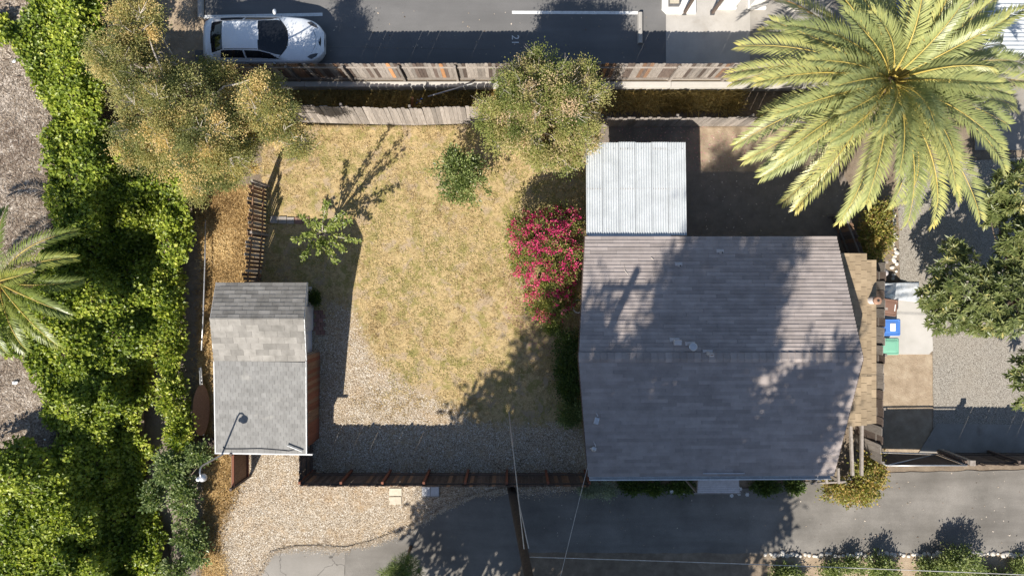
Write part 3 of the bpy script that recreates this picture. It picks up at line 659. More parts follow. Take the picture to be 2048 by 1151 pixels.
it_s = courses(ES_L, ES_R, R_L, R_R, .134, .95, .028, rd, .37)
lay_shingles(it_n + it_s, house, M['shingle_house'], M['shingle_house_t'], 290, rd, .14)
cap_me = MB().add([(-.5, -.12, -.02), (.5, -.12, -.02), (.5, 0, .03), (-.5, 0, .03), (-.5, .22, -.022), (.5, .22, -.022), (-.5, 0, -.03), (.5, 0, -.03)],
                  [(0, 1, 2, 3), (3, 2, 5, 4), (1, 0, 6, 7), (4, 5, 7, 6), (0, 3, 4, 6), (1, 7, 5, 2)]).mesh('ridge_cap'); cap_me.materials.append(M['shingle_house'])
xx = R_L[0] + .13
while xx < R_R[0] - .05:
    piece('ridge_cap', cap_me, M['shingle_house'], house, (xx, yr, ZR + .035), Matrix.Rotation(.07, 3, 'Y'), (.25, 1, 1)); xx += .25
# walls
wx0, wx1, wy0, wy1 = 3.05, 11.3, -6.35, 1.4
for (a, b) in (((wx0, wy0), (wx1, wy0)), ((wx1, wy0), (wx1, wy1)), ((wx1, wy1), (wx0, wy1)), ((wx0, wy1), (wx0, wy0))):
    gable = a[0] == b[0]
    if gable:
        vs = [(a[0], a[1], 0), (b[0], b[1], 0), (b[0], b[1], 2.55), (a[0], (a[1] + b[1]) / 2, 3.45), (a[0], a[1], 2.55)]; dx = .12 if a[0] == wx0 else -.12
        vs += [(q[0] + dx, q[1], q[2]) for q in vs]; fs = [(0, 1, 2, 3, 4), (9, 8, 7, 6, 5)] + [(i, 5 + i, 5 + (i + 1) % 5, (i + 1) % 5) for i in range(5)]
        MB().add(vs, fs).build('wall', M['wall_house'], house)
    else:
        MB().box(((a[0] + b[0]) / 2, a[1], 1.28), (wx1 - wx0 - .25, .12, 2.56)).build('wall', M['wall_house'], house)
for x in (4.3, 6.0, 10.2):
    wdw = MB().box((x, wy0 - .065, 1.5), (1.1, .05, .95)).build('window', M['white_paint'], house); MB().box((x, wy0 - .095, 1.5), (.98, .02, .83)).build('pane', M['glass'], wdw)
for y in (-.5, -4.6):
    wdw = MB().box((wx0 - .03, y, 1.5), (.06, 1.1, .95)).build('window', M['white_paint'], house); MB().box((wx0 - .07, y, 1.5), (.02, .98, .83)).build('pane', M['glass'], wdw)
dr = MB().box((8.0, wy0 - .065, 1.0), (.9, .06, 2.0)).build('door', M['wood_brown'], house); MB().lathe((8.35, wy0 - .1, 1.0), [(.0, -.03), (.03, -.02), (.03, .02), (0, .03)], 10).build('handle', M['metal'], dr)
# rake boards + gutters
for e, r in ((EN_L, R_L), (ES_L, R_L), (EN_R, R_R), (ES_R, R_R)): MB().bar(e + (0, 0, -.07), r + (0, 0, -.07), .035, .13).build('rake_board', M['wood_dark'], house)
gut = []
for a, b in ((ES_L + (.05, -.05, -.05), ES_R + (-.1, -.05, -.05)),):
    pts = [(-.06, .05), (.06, .05), (.06, -.06), (-.06, -.06)]
    mb = MB()
    mb.bar(a + (0, -.075, .03), b + (0, -.075, .03), .035, .11); mb.bar(a + (0, -.01, -.03), b + (0, -.01, -.03), .11, .012); mb.build('gutter', M['white_paint'], house)
    for k in range(9):
        q = a + (b - a) * (k + .5) / 9; MB().box(q + (0, -.02, .035), (.03, .09, .02)).build('gutter_bracket', M['white_paint'], house)
# roof vents
def roof_z(y): return ZE + (ZR - ZE) * ((EN_L[1] - y) / (EN_L[1] - yr) if y > yr else (y - ES_L[1]) / (yr - ES_L[1]))
def on_roof(px, py):
    z = 3.0
    for _ in range(5): q = P(px, py, z); z = roof_z(q[1])
    return np.array([q[0], q[1], z])
def vent(px, py, kind):
    q = on_roof(px, py); s = math.atan2(ZR - ZE, EN_L[1] - yr); up = np.array([0, -math.cos(s), math.sin(s)]); nr = np.array([0, math.sin(s), math.cos(s)])
    Mx = np.stack([np.array([-1., 0, 0]), up, nr], 1)
    fl = MB().box(q + nr * .025 - up * .02, (.34 if kind else .26, .13, .02), M=Mx).build('roof_vent', M['vent'], house)
    top = q + up * .05
    if kind == 1:
        MB().lathe(top, [(.07, 0), (.07, .3)], 16).build('vent_pipe', M['vent'], fl, True)
        MB().box(top + (0.02, 0, .36), (.26, .17, .14)).build('vent_hood', M['vent'], fl, bevel=.02)
    elif kind == 2:
        MB().lathe(top, [(.075, 0), (.075, .34)], 16).build('vent_pipe', M['metal'], fl, True)
        MB().lathe(top + (0, 0, .36), [(.0, 0), (.14, 0), (.14, .06), (.12, .075), (0, .08)], 24).build('vent_cap', M['metal'], fl)
    elif kind == 3:
        MB().lathe(top, [(.09, 0), (.06, .12), (.05, .4)], 16).build('vent_pipe', M['vent'], fl, True)
        MB().tube([top + (-.06, 0, .42), top + (.08, 0, .42)], .065, 14).build('vent_hood', M['vent'], fl, True)
        MB().box(top + (.01, 0, .488), (.1, .03, .01)).build('vent_slot', M['rust'], fl)
    else:
        MB().lathe(top, [(.05, 0), (.035, .06), (.035, .26)], 14).build('vent_pipe', M['vent'], fl, True)
        MB().lathe(top + (0, 0, .262), [(.028, 0), (.028, .004)], 12).build('vent_mouth', M['hole_shade'], fl)
vent(1349, 680, 1); vent(1380, 688, 2); vent(1415, 704, 3); vent(1357, 529, 0); vent(1440, 503, 0)
# aerials on the west verge
for (px, py) in ((1190, 833), (1186, 892)):
    q = on_roof(px, py)
    t = thing('aerial' if py < 860 else 'satellite_bracket', 'pale floodlight on a bent arm at the roof edge above the hedge' if py < 860 else 'small pale bracket on the roof corner near the driveway', 'light' if py < 860 else 'bracket', q)
    MB().tube([q + (-.0, .22, .02), q + (.05, .12, .16), q + (.07, .05, .22)], .018, 8).build('arm', M['vent'], t, True)
    if py < 860:
        MB().box(q + (.03, -.1, .2), (.17, .24, .07), rz=-.25).build('lamp_head', M['metal'], t, bevel=.02); MB().lathe(q + (0, .22, 0), [(.06, 0), (.06, .02)], 14).build('base_plate', M['vent'], t)  # head and plate of a roof aerial, no lamp
    else:
        MB().tube([q + (-.13, -.05, .12), q + (.12, -.03, .14)], .022, 8).build('cross_arm', M['vent'], t, True)
        MB().lathe(q + (.02, -.06, .08), [(.09, 0), (.1, .05), (.05, .09)], 14).build('lamp_head', M['metal'], t, True)
q = on_roof(1250, 540); solo(MB().tube([on_roof(1248, 530) + (0, 0, .03), q + (-.02, 0, .04), on_roof(1256, 549) + (0, 0, .03)], .012, 6), 'fallen_twig', M['bark_pale'], 'thin pale twig lying on the house roof', 'twig', q)
q = on_roof(1304, 517); solo(MB().tube([on_roof(1302, 515) + (0, 0, .03), on_roof(1307, 519) + (0, 0, .03)], .018, 6), 'fallen_stick', M['bark_pale'], 'tiny pale stick on the house roof near the patio roof', 'stick', q)
# entry awning on the drive side
aw = thing('awning', 'small grey slatted awning over the drive side door', 'awning', (7.35, -6.95, 0))
a0, a1, a2, a3 = P(1397, 955, 2.35), P(1477, 955, 2.35), P(1479, 985, 2.22), P(1395, 985, 2.22)
for k in range(8):
    u = (k + .5) / 8; p0 = a0 + (a3 - a0) * u; p1 = a1 + (a2 - a1) * u; MB().bar(p0, p1, .062, .02).build('slat', M['vent'], aw)
MB().bar(a3 + (-.12, -.02, -.02), a2 + (.06, -.02, -.02), .04, .06).build('edge_beam', M['beam'], aw)
for a, b in ((a0, a3), (a1, a2)): MB().bar(a + (0, 0, -.04), b + (0, 0, -.04), .04, .05).build('side_beam', M['beam'], aw)
for c in (a3, a2): MB().bar((c[0], c[1], 0), c + (0, 0, -.05), .07, .07).build('post', M['beam'], aw)
q0, q1 = on_roof(1405, 945), on_roof(1488, 945)
MB().bar(q0 + (0, 0, .05), q1 + (0, 0, .05), .03, .04).build('roof_rail', M['metal'], house)

# low lean-to roof east of the house
lt = thing('lean_to', 'low tan shingled lean-to roof between the house and the east fence', 'lean-to', (12.5, -2, 0))
la, lb, lc, ld = P(1660, 505, 2.38), P(1733, 505, 2.2), P(1752, 846, 2.16), P(1640, 856, 2.38)
lb2 = P(1752, 519, 2.16)
MB().slab([la + (0, 0, -.03), lb + (0, 0, -.03), P(1733, 850, 2.2) + (0, 0, -.03), ld + (0, 0, -.03)], .08).build('roof_deck', M['roof_under'], lt)
MB().slab([P(1733, 519, 2.2) + (0, 0, -.03), lb2 + (0, 0, -.03), lc + (0, 0, -.03), P(1733, 848, 2.2) + (0, 0, -.03)], .08).build('roof_edge', M['roof_under'], lt)
its = courses(lb + (.0, 0, 0), la, P(1733, 850, 2.2), ld, .13, .3, .012, rd) if False else []
e0, e1 = P(1733, 850, 2.2), P(1733, 506, 2.2)
its += courses(e0, e1, ld, la, .2, .32, .02, rd, .5, .012)
its += courses(P(1752, 846, 2.16), P(1752, 519, 2.16), P(1733, 848, 2.205), P(1733, 519, 2.205), .18, .32, .02, rd, .5, .012)
lay_shingles(its, lt, M['shingle_tan'], M['shingle_tan_t'], 300, rd, .16)
for x in (11.9, 13.3):
    for y in (.8, -2, -4.6): MB().box((x, y, 1.08), (.09, .09, 2.16)).build('post', M['beam'], lt)
for px in (1701, 1725):
    MB().bar(P(px, 840, 2.2) + (0, .3, -.05), P(px + 4 - (px > 1710) * 6, 950, 2.2), .085, .12).build('rafter', M['beam'], lt)
pv = thing('flue_pipe', 'rusty round flue pipe standing on the tan lean-to roof', 'flue', P(1741, 600, 2.17))
c = P(1741, 600, 2.17)
MB().lathe(c, [(.17, 0), (.13, .05), (.13, .42)], 22).build('pipe', M['vent'], pv, True)
MB().lathe(c + (0, 0, .4), [(.1, 0), (.15, .03), (.15, .12), (.11, .14), (.05, .14)], 22).build('cap', M['rust'], pv, True)
MB().lathe(c + (.0, 0, .545), [(.05, 0), (.05, .003)], 12).build('mouth', M['hole_shade'], pv)
# pergola stub at the south east corner of the house
pg = thing('pergola', 'grey timber pergola frame at the drive corner of the house', 'pergola', (11.8, -6.7, 0))
for px in (1652, 1676): MB().bar(P(px, 935, 2.3), P(px + 1, 966, 2.3), .07, .1).build('rafter', M['beam'], pg)
MB().bar(P(1622, 966, 2.22), P(1690, 962, 2.22), .06, .1).build('beam', M['beam'], pg)
MB().bar(P(1630, 964, 2.26), P(1645, 951, 2.26), .05, .05).build('brace', M['beam'], pg)
for px in (1630, 1685): c = P(px, 964, 2.2); MB().box((c[0], c[1], 1.08), (.09, .09, 2.16)).build('post', M['beam'], pg)

# corrugated patio roof
pr = thing('patio_roof', 'pale corrugated metal patio roof attached behind the house', 'patio roof', (4.5, 3.4, 0))
xa, xb = P(1173, 284, 2.35)[0], P(1370, 284, 2.35)[0]; ya, yb = P(1170, 284, 2.35)[1], P(1170, 469, 2.5)[1] - .03
ns = 6; wv = (xb - xa) / ns
for k in range(ns):
    u = np.linspace(-.02, wv + .02, 57); z = .026 * np.cos(u / .0905 * 2 * math.pi); jz = .004 * (k % 2); jy = random.uniform(-.02, .02)
    V = []; 
    for (yy, zz) in ((ya + jy, 2.33), ((ya + yb) / 2, 2.415), (yb + jy, 2.50)): V.append(np.stack([xa + k * wv + u, np.full_like(u, yy), zz + z + jz], 1))
    V = np.vstack(V); V = np.vstack([V, V - (0, 0, .004)]) - WL[pr]; n = len(u); I = []
    for r_ in range(2):
        for i in range(n - 1):
            a = r_ * n + i; I.append((a + n, a + n + 1, a + 1, a)); q = 3 * n; I.append((q + a, q + a + 1, q + a + n + 1, q + a + n))
    link('corrugated_sheet', raw_mesh('corrugated_sheet', V, 4, np.array(I).ravel()), M['corrugated'], pr)
for x in (xa + .1, xb - .1):
    MB().box((x, ya - .25, 1.13), (.09, .09, 2.26)).build('post', M['beam'], pr)
MB().bar((xa, ya - .25, 2.27), (xb, ya - .25, 2.27), .09, .1).build('beam', M['beam'], pr); MB().bar((xa, (ya + yb) / 2, 2.36), (xb, (ya + yb) / 2, 2.36), .05, .07).build('beam', M['beam'], pr)
MB().box(((xa + xb) / 2 - .25, yb - .02, 2.53), (xb - xa - .6, .1, .02)).build('flashing', M['corrugated'], pr)
for k in range(14):
    x = xa + .25 + k * .25
    MB().lathe((x, ya - .25, 2.355), [(.012, 0), (.012, .008)], 6).build('screw', M['metal_dark'], pr)

# ================================================================== SHED
shed = thing('shed', 'grey shingled garden shed with long low porch roof', 'shed', (-9.2, -2.5, 0))
n0, n1 = P(432, 565, 2.45), P(614, 565, 2.45)
r0, r1 = P(420, 637, 3.0), P(608, 637, 3.0)
b0, b1 = P(428, 722, 2.35), P(612, 722, 2.35)
q0, q1 = P(431, 904, 1.86), P(613, 907, 1.86)
dd = np.array((0, 0, -.012))
for A4 in ((n0, n1, r1, r0), (b0, b1, r1, r0), (q0, q1, b1, b0)): MB().slab([v + dd for v in A4], .07).build('roof_deck', M['roof_under'], shed)
it1 = courses(n1, n0, r1, r0, .148, .42, .015, rd, .43, .006)
it2 = courses(b0, b1, r0, r1, .235, .46, .008, rd, .43, .005)
it3 = courses(q0, q1, b0 + (0, -.0, .01), b1 + (0, 0, .01), .165, .205, .007, rd, .5, .006)
lay_shingles(it1 + it2, shed, M['shingle_shed'], M['shingle_shed_t'], 170, rd, .16)
lay_shingles(it3, shed, M['shingle_porch'], M['shingle_porch_t'], 130, rd, .09, 'porch_shingle')
for k in range(11):
    x = r0[0] + (k + .5) * (r1[0] - r0[0]) / 11; piece('ridge_cap', cap_me, M['shingle_house'], shed, (x, r0[1], 3.022), None, ((r1[0] - r0[0]) / 11 + .01, 1.0, 1)) if k < 0 else None
for a, b in ((q0, b0), (q1, b1)): MB().bar(a + (0, 0, -.03), b + (0, 0, -.03), .035, .1).build('porch_trim', M['white_paint'], shed)
MB().bar(q0 + (-.03, -.03, -.04), q1 + (.22, -.03, -.04), .05, .08).build('eave_trim', M['white_paint'], shed)
for a, b in ((n0, r0), (b0, r0), (n1, r1), (b1, r1)): MB().bar(a + (0, 0, -.06), b + (0, 0, -.06), .03, .09).build('rake_board', M['white_paint'], shed)
sx0, sx1, sy0, sy1 = -10.4, -8.0, -2.5, .0
for (c, d) in (((-9.2, sy1, 1.2), (sx1 - sx0, .08, 2.38)), ((-9.2, sy0, 1.15), (sx1 - sx0, .08, 2.3))): MB().box(c, d).build('wall', M['wall_blue'], shed)
for x in (sx0, sx1):
    vs = [(x, sy0 + .05, 0), (x, sy1 - .05, 0), (x, sy1 - .05, 2.36), (x, r0[1], 2.9), (x, sy0 + .05, 2.28)]; vs += [(q[0] - .07, q[1], q[2]) for q in vs]
    MB().add(vs, [(0, 1, 2, 3, 4), (9, 8, 7, 6, 5)] + [(i, 5 + i, 5 + (i + 1) % 5, (i + 1) % 5) for i in range(5)]).build('wall', M['wall_blue'], shed)
dr = MB().box((sx1 + .03, -1.2, 1.0), (.06, .95, 2.0)).build('door', M['white_paint'], shed); MB().lathe((sx1 + .08, -1.55, 1.0), [(0, -.03), (.03, -.02), (.03, .02), (0, .03)], 10).build('handle', M['metal'], dr)
for y in (-.28, -2.15):
    wd = MB().box((sx1 + .03, y, 1.35), (.08, .72, 1.2)).build('window', M['white_paint'], shed); MB().box((sx1 + .075, y, 1.35), (.02, .6, 1.08)).build('pane', M['wall_blue'], wd)
for x in (-10.8, -7.85):
    MB().box((x, -5.95, .9), (.09, .09, 1.8)).build('porch_post', M['wood_brown'], shed)
MB().bar((-10.9, -5.95, 1.77), (-7.6, -5.95, 1.77), .06, .09).build('porch_beam', M['wood_dark'], shed)

# lamp post on the porch corner
lp = thing('lamp_post', 'thin bent grey lamp post leaning out from the shed porch corner', 'lamp post', (-10.82, -6.22, 0))
MB().tube([(-10.82, -6.22, 0), (-10.82, -6.22, 1.2), (-10.82, -6.2, 3.45), (-10.81, -6.23, 3.62), (-10.77, -6.36, 3.75), (-10.72, -6.5, 3.78)], [.04, .036, .03, .03, .028, .028], 10).build('pole', M['metal'], lp, True)
MB().lathe((-10.70, -6.56, 3.70), [(.05, .1), (.13, .04), (.14, -.05), (.1, -.1), (0, -.12)], 18).build('lamp_head', M['metal'], lp, True)
MB().lathe((-10.84, -6.6, 3.72), [(0, .06), (.07, .03), (.08, -.04), (0, -.07)], 16).build('sensor', M['label_white'], lp, True)
def on_porch(px, py):
    z = 2.0
    for _ in range(4): q = P(px, py, z); z = 1.86 + (2.35 - 1.86) * (q[1] - q0[1]) / (b0[1] - q0[1])
    return q + np.array((0, 0, .03))
cab = [on_porch(a, b) for a, b in ((446, 893), (450, 897), (480, 897), (520, 896), (560, 899), (578, 901), (590, 898))]
solo(MB().tube(cab, .014, 6), 'roof_cable', M['wire'], 'dark cable lying along the edge of the porch roof', 'cable', cab[0])
cp = [on_porch(576, 889), on_porch(606, 901)]
solo(MB().tube([c + (0, 0, .05) for c in cp], .028, 8), 'loose_pipe', M['white_paint'], 'short white pipe lying on the porch roof corner', 'pipe', cp[0], smooth=True)

# ================================================================== VEGETATION
def unit(v): return v / (np.linalg.norm(v, axis=-1, keepdims=True) + 1e-9)

def leaf_arrays(Pp, D, N, L, W, tint, droop=.12, fold=.12):
    D = unit(D); Sd = unit(np.cross(D, N)); N = np.cross(Sd, D); L = L[:, None]; W = W[:, None]
    mid = Pp + D * L * .48 + N * L * fold * .5
    a = Pp; b = mid + Sd * W * .5 + N * W * fold; c = Pp + D * L; c = c - np.array((0, 0, 1.)) * L * droop; d = mid - Sd * W * .5 + N * W * fold
    V = np.stack([a, b, c, d], 1).reshape(-1, 3); return V, np.repeat(tint, 4)

def leaf_object(name, V, T, mat, parent, kind=None):
    off = WL[parent] if parent is not None else np.zeros(3)
    return link(name, raw_mesh(name, V - off, 4, np.arange(len(V)), T), mat, parent, kind)

def crown(lobes, n_cl, cl_r, per, size, aspect, seed, shell=.6, up=.35, tmean=.5, tvar=.2, cvar=.18, flat=.75, low=-.35, droop=.12):
    r = np.random.default_rng(seed); lb = np.array(lobes, float); wgt = (lb[:, 3] * lb[:, 4] * lb[:, 5]) ** (2 / 3); wgt /= wgt.sum()
    k = r.choice(len(lb), n_cl, p=wgt); d = unit(r.normal(size=(n_cl, 3))); d[:, 2] = np.where(d[:, 2] < low, -d[:, 2], d[:, 2])
    rad = shell + (1 - shell) * r.random(n_cl) ** .6
    lump = .8 + .4 * r.random(n_cl)
    C = lb[k, :3] + d * lb[k, 3:] * (rad * lump)[:, None]; out = unit(d * lb[k, 3:] / lb[k, 3:].max(1, keepdims=True))
    ct = tmean + r.normal(size=n_cl) * cvar; cr = cl_r * (.65 + .7 * r.random(n_cl))
    m = (per * (.6 + .8 * r.random(n_cl))).astype(int); ii = np.repeat(np.arange(n_cl), m); n = len(ii)
    o = r.normal(size=(n, 3)) * .5; o[:, 2] *= flat
    Pp = C[ii] + o * cr[ii][:, None]
    D = unit(o * .8 + out[ii] * .7 + r.normal(size=(n, 3)) * .55 + np.array((0, 0, .1))); N = unit(np.array((0, 0, 1.)) * (1 + up) + out[ii] * .4 + r.normal(size=(n, 3)) * .55)
    L = size * (.6 + .8 * r.random(n)); T = np.clip(ct[ii] + r.normal(size=n) * tvar, 0.0, 1)
    V, TT = leaf_arrays(Pp, D, N, L, L * aspect, T, droop); return V, TT, C, out

def limbs(mb, base, fork, C, n, r0, seed, wig=.12):
    r = np.random.default_rng(seed); sel = r.choice(len(C), min(n, len(C)), replace=False)
    for i in sel:
        e = C[i]; m = (np.array(fork) * .5 + e * .5) + r.normal(size=3) * wig * np.linalg.norm(e - fork); m[2] += .1
        t = np.linspace(0, 1, 7)[:, None]; pts = (1 - t) ** 2 * np.array(fork) + 2 * t * (1 - t) * m + t ** 2 * e
        pts += r.normal(size=pts.shape) * .03 * np.linalg.norm(e - fork) * t * (1 - t) * 2
        rr = r0 * (1 - t[:, 0]) ** .8 + .008; mb.tube(pts, rr, 6)

def tree(name, label, base, fork_z, lobes, n_cl, cl_r, per, size, aspect, mat, seed, bark='bark', trunk_r=.14, n_limb=24, n_twig=0, group=None, lean=(0, 0), cat='tree', lr=.55, **kw):
    base = np.array(base, float); root = thing(name, label, cat, base, group)
    V, T, C, out = crown(lobes, n_cl, cl_r, per, size, aspect, seed, **kw)
    leaf_object('crown', V, T, M[mat], root)
    fork = np.array((base[0] + lean[0], base[1] + lean[1], base[2] + fork_z)); h = np.linspace(0, 1, 7)[:, None]
    pts = base + (fork - base) * h + np.array((.06, .04, 0)) * np.sin(h * 5)
    MB().tube(pts, trunk_r * (1.35 - .55 * h[:, 0]), 10).build('trunk', M[bark], root, True)
    lm = MB(); limbs(lm, base, pts[-1], C - out * .18, n_limb, trunk_r * lr, seed + 1); lm.build('limbs', M[bark], root, True)
    if n_twig:
        r = np.random.default_rng(seed + 5); tw = MB(); sel = r.choice(len(C), n_twig)
        for i in sel:
            a = C[i] - out[i] * .25 + r.normal(size=3) * .15
            for _ in range(5):
                d = unit(out[i] + r.normal(size=3) * .7 + np.array((0, 0, .5))); L = r.uniform(.25, .6); tw.tube([a, a + d * L * .5 + r.normal(size=3) * .03, a + d * L], [.011, .008, .004], 3, False)
        tw.build('twigs', M['bark_pale'], root, kind='stuff')
    return root

def shrub(name, label, base, lobes, n_cl, cl_r, per, size, aspect, mat, seed, stems=8, cat='shrub', group=None, **kw):
    base = np.array(base, float); root = thing(name, label, cat, base, group)
    V, T, C, out = crown(lobes, n_cl, cl_r, per, size, aspect, seed, **kw); leaf_object('foliage', V, T, M[mat], root)
    st = MB(); limbs(st, base, base + (0, 0, .05), C, stems, .022, seed + 1); st.build('stems', M['bark'], root)
    return root

def lobe(px, py, z, rx, ry, rz): q = P(px, py, z); return (q[0], q[1], z, rx, ry, rz)

# --- golden tree in the north west corner
tree('golden_tree', 'large golden-green tree sprawling over the parking lot corner', (*P(400, 300)[:2], 0), 2.0,
     [lobe(330, 230, 3.7, 1.7, 1.5, 1.3), lobe(250, 120, 3.6, 1.0, .9, .9), lobe(275, 45, 3.6, .75, .9, .8), lobe(420, 280, 3.8, 1.4, 1.3, 1.2), lobe(460, 215, 3.0, .9, .7, .8), lobe(375, 155, 2.7, 1.1, .6, .7),
      lobe(540, 200, 3.9, .75, 1.0, .9), lobe(560, 250, 3.2, .6, .6, .6), lobe(610, 290, 2.6, .65, .6, .5), lobe(300, 310, 3.0, 1.0, .8, .8), lobe(445, 165, 2.8, .75, .6, .6), lobe(485, 235, 3.0, .6, .6, .6), lobe(480, 280, 3.0, .7, .7, .6), lobe(475, 335, 2.6, .6, .55, .5), lobe(400, 375, 2.2, .45, .4, .4), lobe(430, 345, 2.9, .9, .6, .6)],
     500, .33, 320, .062, .55, 'leaf_gold', 31, 'bark_pale', .17, 80, 260, shell=.42, lr=.3, tmean=.48, tvar=.11, cvar=.3, lean=(.1, .3), droop=.3)
# --- round olive-brown tree at the ditch
tree('round_tree', 'round olive tree with brown seed heads beside the patio roof', (*P(1080, 255)[:2], 0), 1.5,
     [lobe(1085, 225, 2.9, 1.9, 1.9, 1.6), lobe(1062, 150, 2.9, .7, .55, .6), lobe(1150, 190, 3.0, 1.0, 1.0, 1.1), lobe(1020, 240, 2.7, 1.0, 1.0, 1.0), lobe(1150, 295, 2.4, .9, .7, .8), lobe(1090, 300, 2.3, .9, .7, .7)],
     300, .29, 300, .062, .6, 'leaf_olive', 32, 'bark_pale', .13, 60, 220, shell=.62, lr=.35, tmean=.46, tvar=.12, cvar=.3, droop=.3)
# --- citrus
tree('citrus_tree', 'small dark green citrus tree on the dry lawn', (*P(932, 352)[:2], 0), .7,
     [lobe(925, 352, 1.5, .85, .85, .75), lobe(915, 325, 1.5, .55, .5, .5), lobe(945, 375, 1.4, .6, .5, .5), lobe(905, 380, 1.3, .5, .5, .5)], 95, .26, 62, .105, .48, 'leaf_citrus', 33, 'bark', .06, 16, shell=.55, tmean=.5, tvar=.2)
# --- pink flowering bush
def pink():
    base = P(1085, 535); root = thing('flowering_bush', 'big pink flowering bush against the west side of the house', 'bush', base)
    lobes = [lobe(1090, 510, 1.55, 1.15, 1.45, 1.2), lobe(1100, 600, 1.2, .85, .75, .85), lobe(1065, 470, 1.3, .85, .85, .9), lobe(1120, 450, 1.4, .7, .6, .8)]
    r = np.random.default_rng(77)
    V, T, C, out = crown(lobes, 300, .26, 85, .08, .5, 78, shell=.7, tmean=.27, tvar=.13, cvar=.06, up=.1)
    leaf_object('foliage', V, np.clip(T, 0, .49), M['leaf_pink'], root)
    # flower spikes standing at the tips
    lb = np.array(lobes); n = 330; k = r.choice(len(lb), n, p=[.45, .2, .2, .15]); d = unit(r.normal(size=(n, 3)) + np.array((0, 0, .55))); d[:, 2] = np.abs(d[:, 2]) * 1.0
    tip = lb[k, :3] + d * lb[k, 3:] * (1.0 + .16 * r.random((n, 1))); ii = np.repeat(np.arange(n), 24); m = len(ii)
    o = r.normal(size=(m, 3)) * .05; ax = unit(d + np.array((0, 0, .3))); Pp = tip[ii] + ax[ii] * (r.random((m, 1)) * .17 - .1) + o
    D = unit(o * 8 + ax[ii] * .5 + r.normal(size=(m, 3)) * .5); N = unit(r.normal(size=(m, 3)) + np.array((0, 0, 1.2)))
    L = .045 + .035 * r.random(m); T = np.clip(.7 + r.normal(size=n) * .12, .53, 1)[ii] + r.normal(size=m) * .07
    V, T = leaf_arrays(Pp, D, N, L, L * .75, np.clip(T, .53, 1)); leaf_object('flowers', V, T, M['leaf_pink'], root, 'stuff')
    st = MB(); limbs(st, base, base + (0, 0, .1), C, 26, .035, 79); st.build('stems', M['bark'], root)
pink()
# --- sparse sapling with whips
def sapling():
    base = P(655, 470); root = thing('sapling', 'sparse sapling of arching leafy whips beside the shed', 'sapling', base)
    tips = [(585, 480, 1.6), (600, 430, 2.3), (655, 403, 3.5), (722, 483, 2.3), (672, 525, 1.8), (605, 520, 1.7), (700, 440, 3.0), (630, 440, 2.9), (690, 500, 2.0), (640, 505, 1.9), (612, 470, 2.2), (675, 450, 2.4), (650, 490, 1.6), (690, 425, 3.4)]
    r = np.random.default_rng(5); st = MB(); VV = []; TT = []
    fork = base + (0, 0, .75); st.tube([base, base + (.02, 0, .4), fork], [.05, .045, .04], 8)
    for (px, py, z) in tips:
        e = P(px, py, z); m = fork * .5 + e * .5 + np.array((0, 0, .35)); t = np.linspace(0, 1, 12)[:, None]; pts = (1 - t) ** 2 * fork + 2 * t * (1 - t) * m + t ** 2 * e
        st.tube(pts, .022 * (1 - t[:, 0]) + .005, 5)
        n = 95; u = .3 + .7 * r.random(n) ** .8; q = np.stack([np.interp(u, t[:, 0], pts[:, a]) for a in range(3)], 1) + r.normal(size=(n, 3)) * .05
        ax = unit(pts[-1] - pts[4]); D = unit(r.normal(size=(n, 3)) + ax * .6); N = unit(r.normal(size=(n, 3)) * .5 + np.array((0, 0, 1))); L = .09 + .08 * r.random(n)
        V, T = leaf_arrays(q, D, N, L, L * .55, np.clip(.5 + r.normal(size=n) * .22, 0, 1)); VV.append(V); TT.append(T)
    leaf_object('crown', np.vstack(VV), np.concatenate(TT), M['leaf_sapling'], root); st.build('trunk', M['bark_pale'], root, True)
sapling()
# --- broad-leaved tree at the right edge
def whorls(lobes, n, per, size, aspect, seed, tmean=.5):
    r = np.random.default_rng(seed); lb = np.array(lobes); wgt = (lb[:, 3] * lb[:, 4] * lb[:, 5]) ** (2 / 3); wgt /= wgt.sum(); k = r.choice(len(lb), n, p=wgt)
    d = unit(r.normal(size=(n, 3)) + np.array((0, 0, .35))); d[:, 2] = np.where(d[:, 2] < -.3, -d[:, 2], d[:, 2]); C = lb[k, :3] + d * lb[k, 3:] * (.62 + .42 * r.random((n, 1)))
    ax = unit(d * .8 + np.array((0, 0, .7)) + r.normal(size=(n, 3)) * .25); ii = np.repeat(np.arange(n), per); m = len(ii); ang = np.tile(np.arange(per) * 2.4, n) + np.repeat(r.random(n) * 6, per)
    h = np.where(np.abs(ax[:, 2:3]) < .9, np.array([[0, 0, 1.]]), np.array([[1., 0, 0]])); e1 = unit(np.cross(ax, h)); e2 = np.cross(ax, e1)
    rd_ = np.cos(ang)[:, None] * e1[ii] + np.sin(ang)[:, None] * e2[ii]; lift = np.tile(np.linspace(.05, .9, per), n)[:, None]
    D = unit(rd_ + ax[ii] * lift + r.normal(size=(m, 3)) * .15); N = unit(ax[ii] - rd_ * lift * .8); L = size * (.7 + .5 * r.random(m)) * (1.05 - .35 * lift[:, 0])
    T = np.clip(tmean + r.normal(size=n)[ii] * .14 + r.normal(size=m) * .13 + lift[:, 0] * .12, 0, 1)
    V, T = leaf_arrays(C[ii] - ax[ii] * (.06 * (1 - lift)), D, N, L, L * aspect, T, .05, .08); return V, T, C
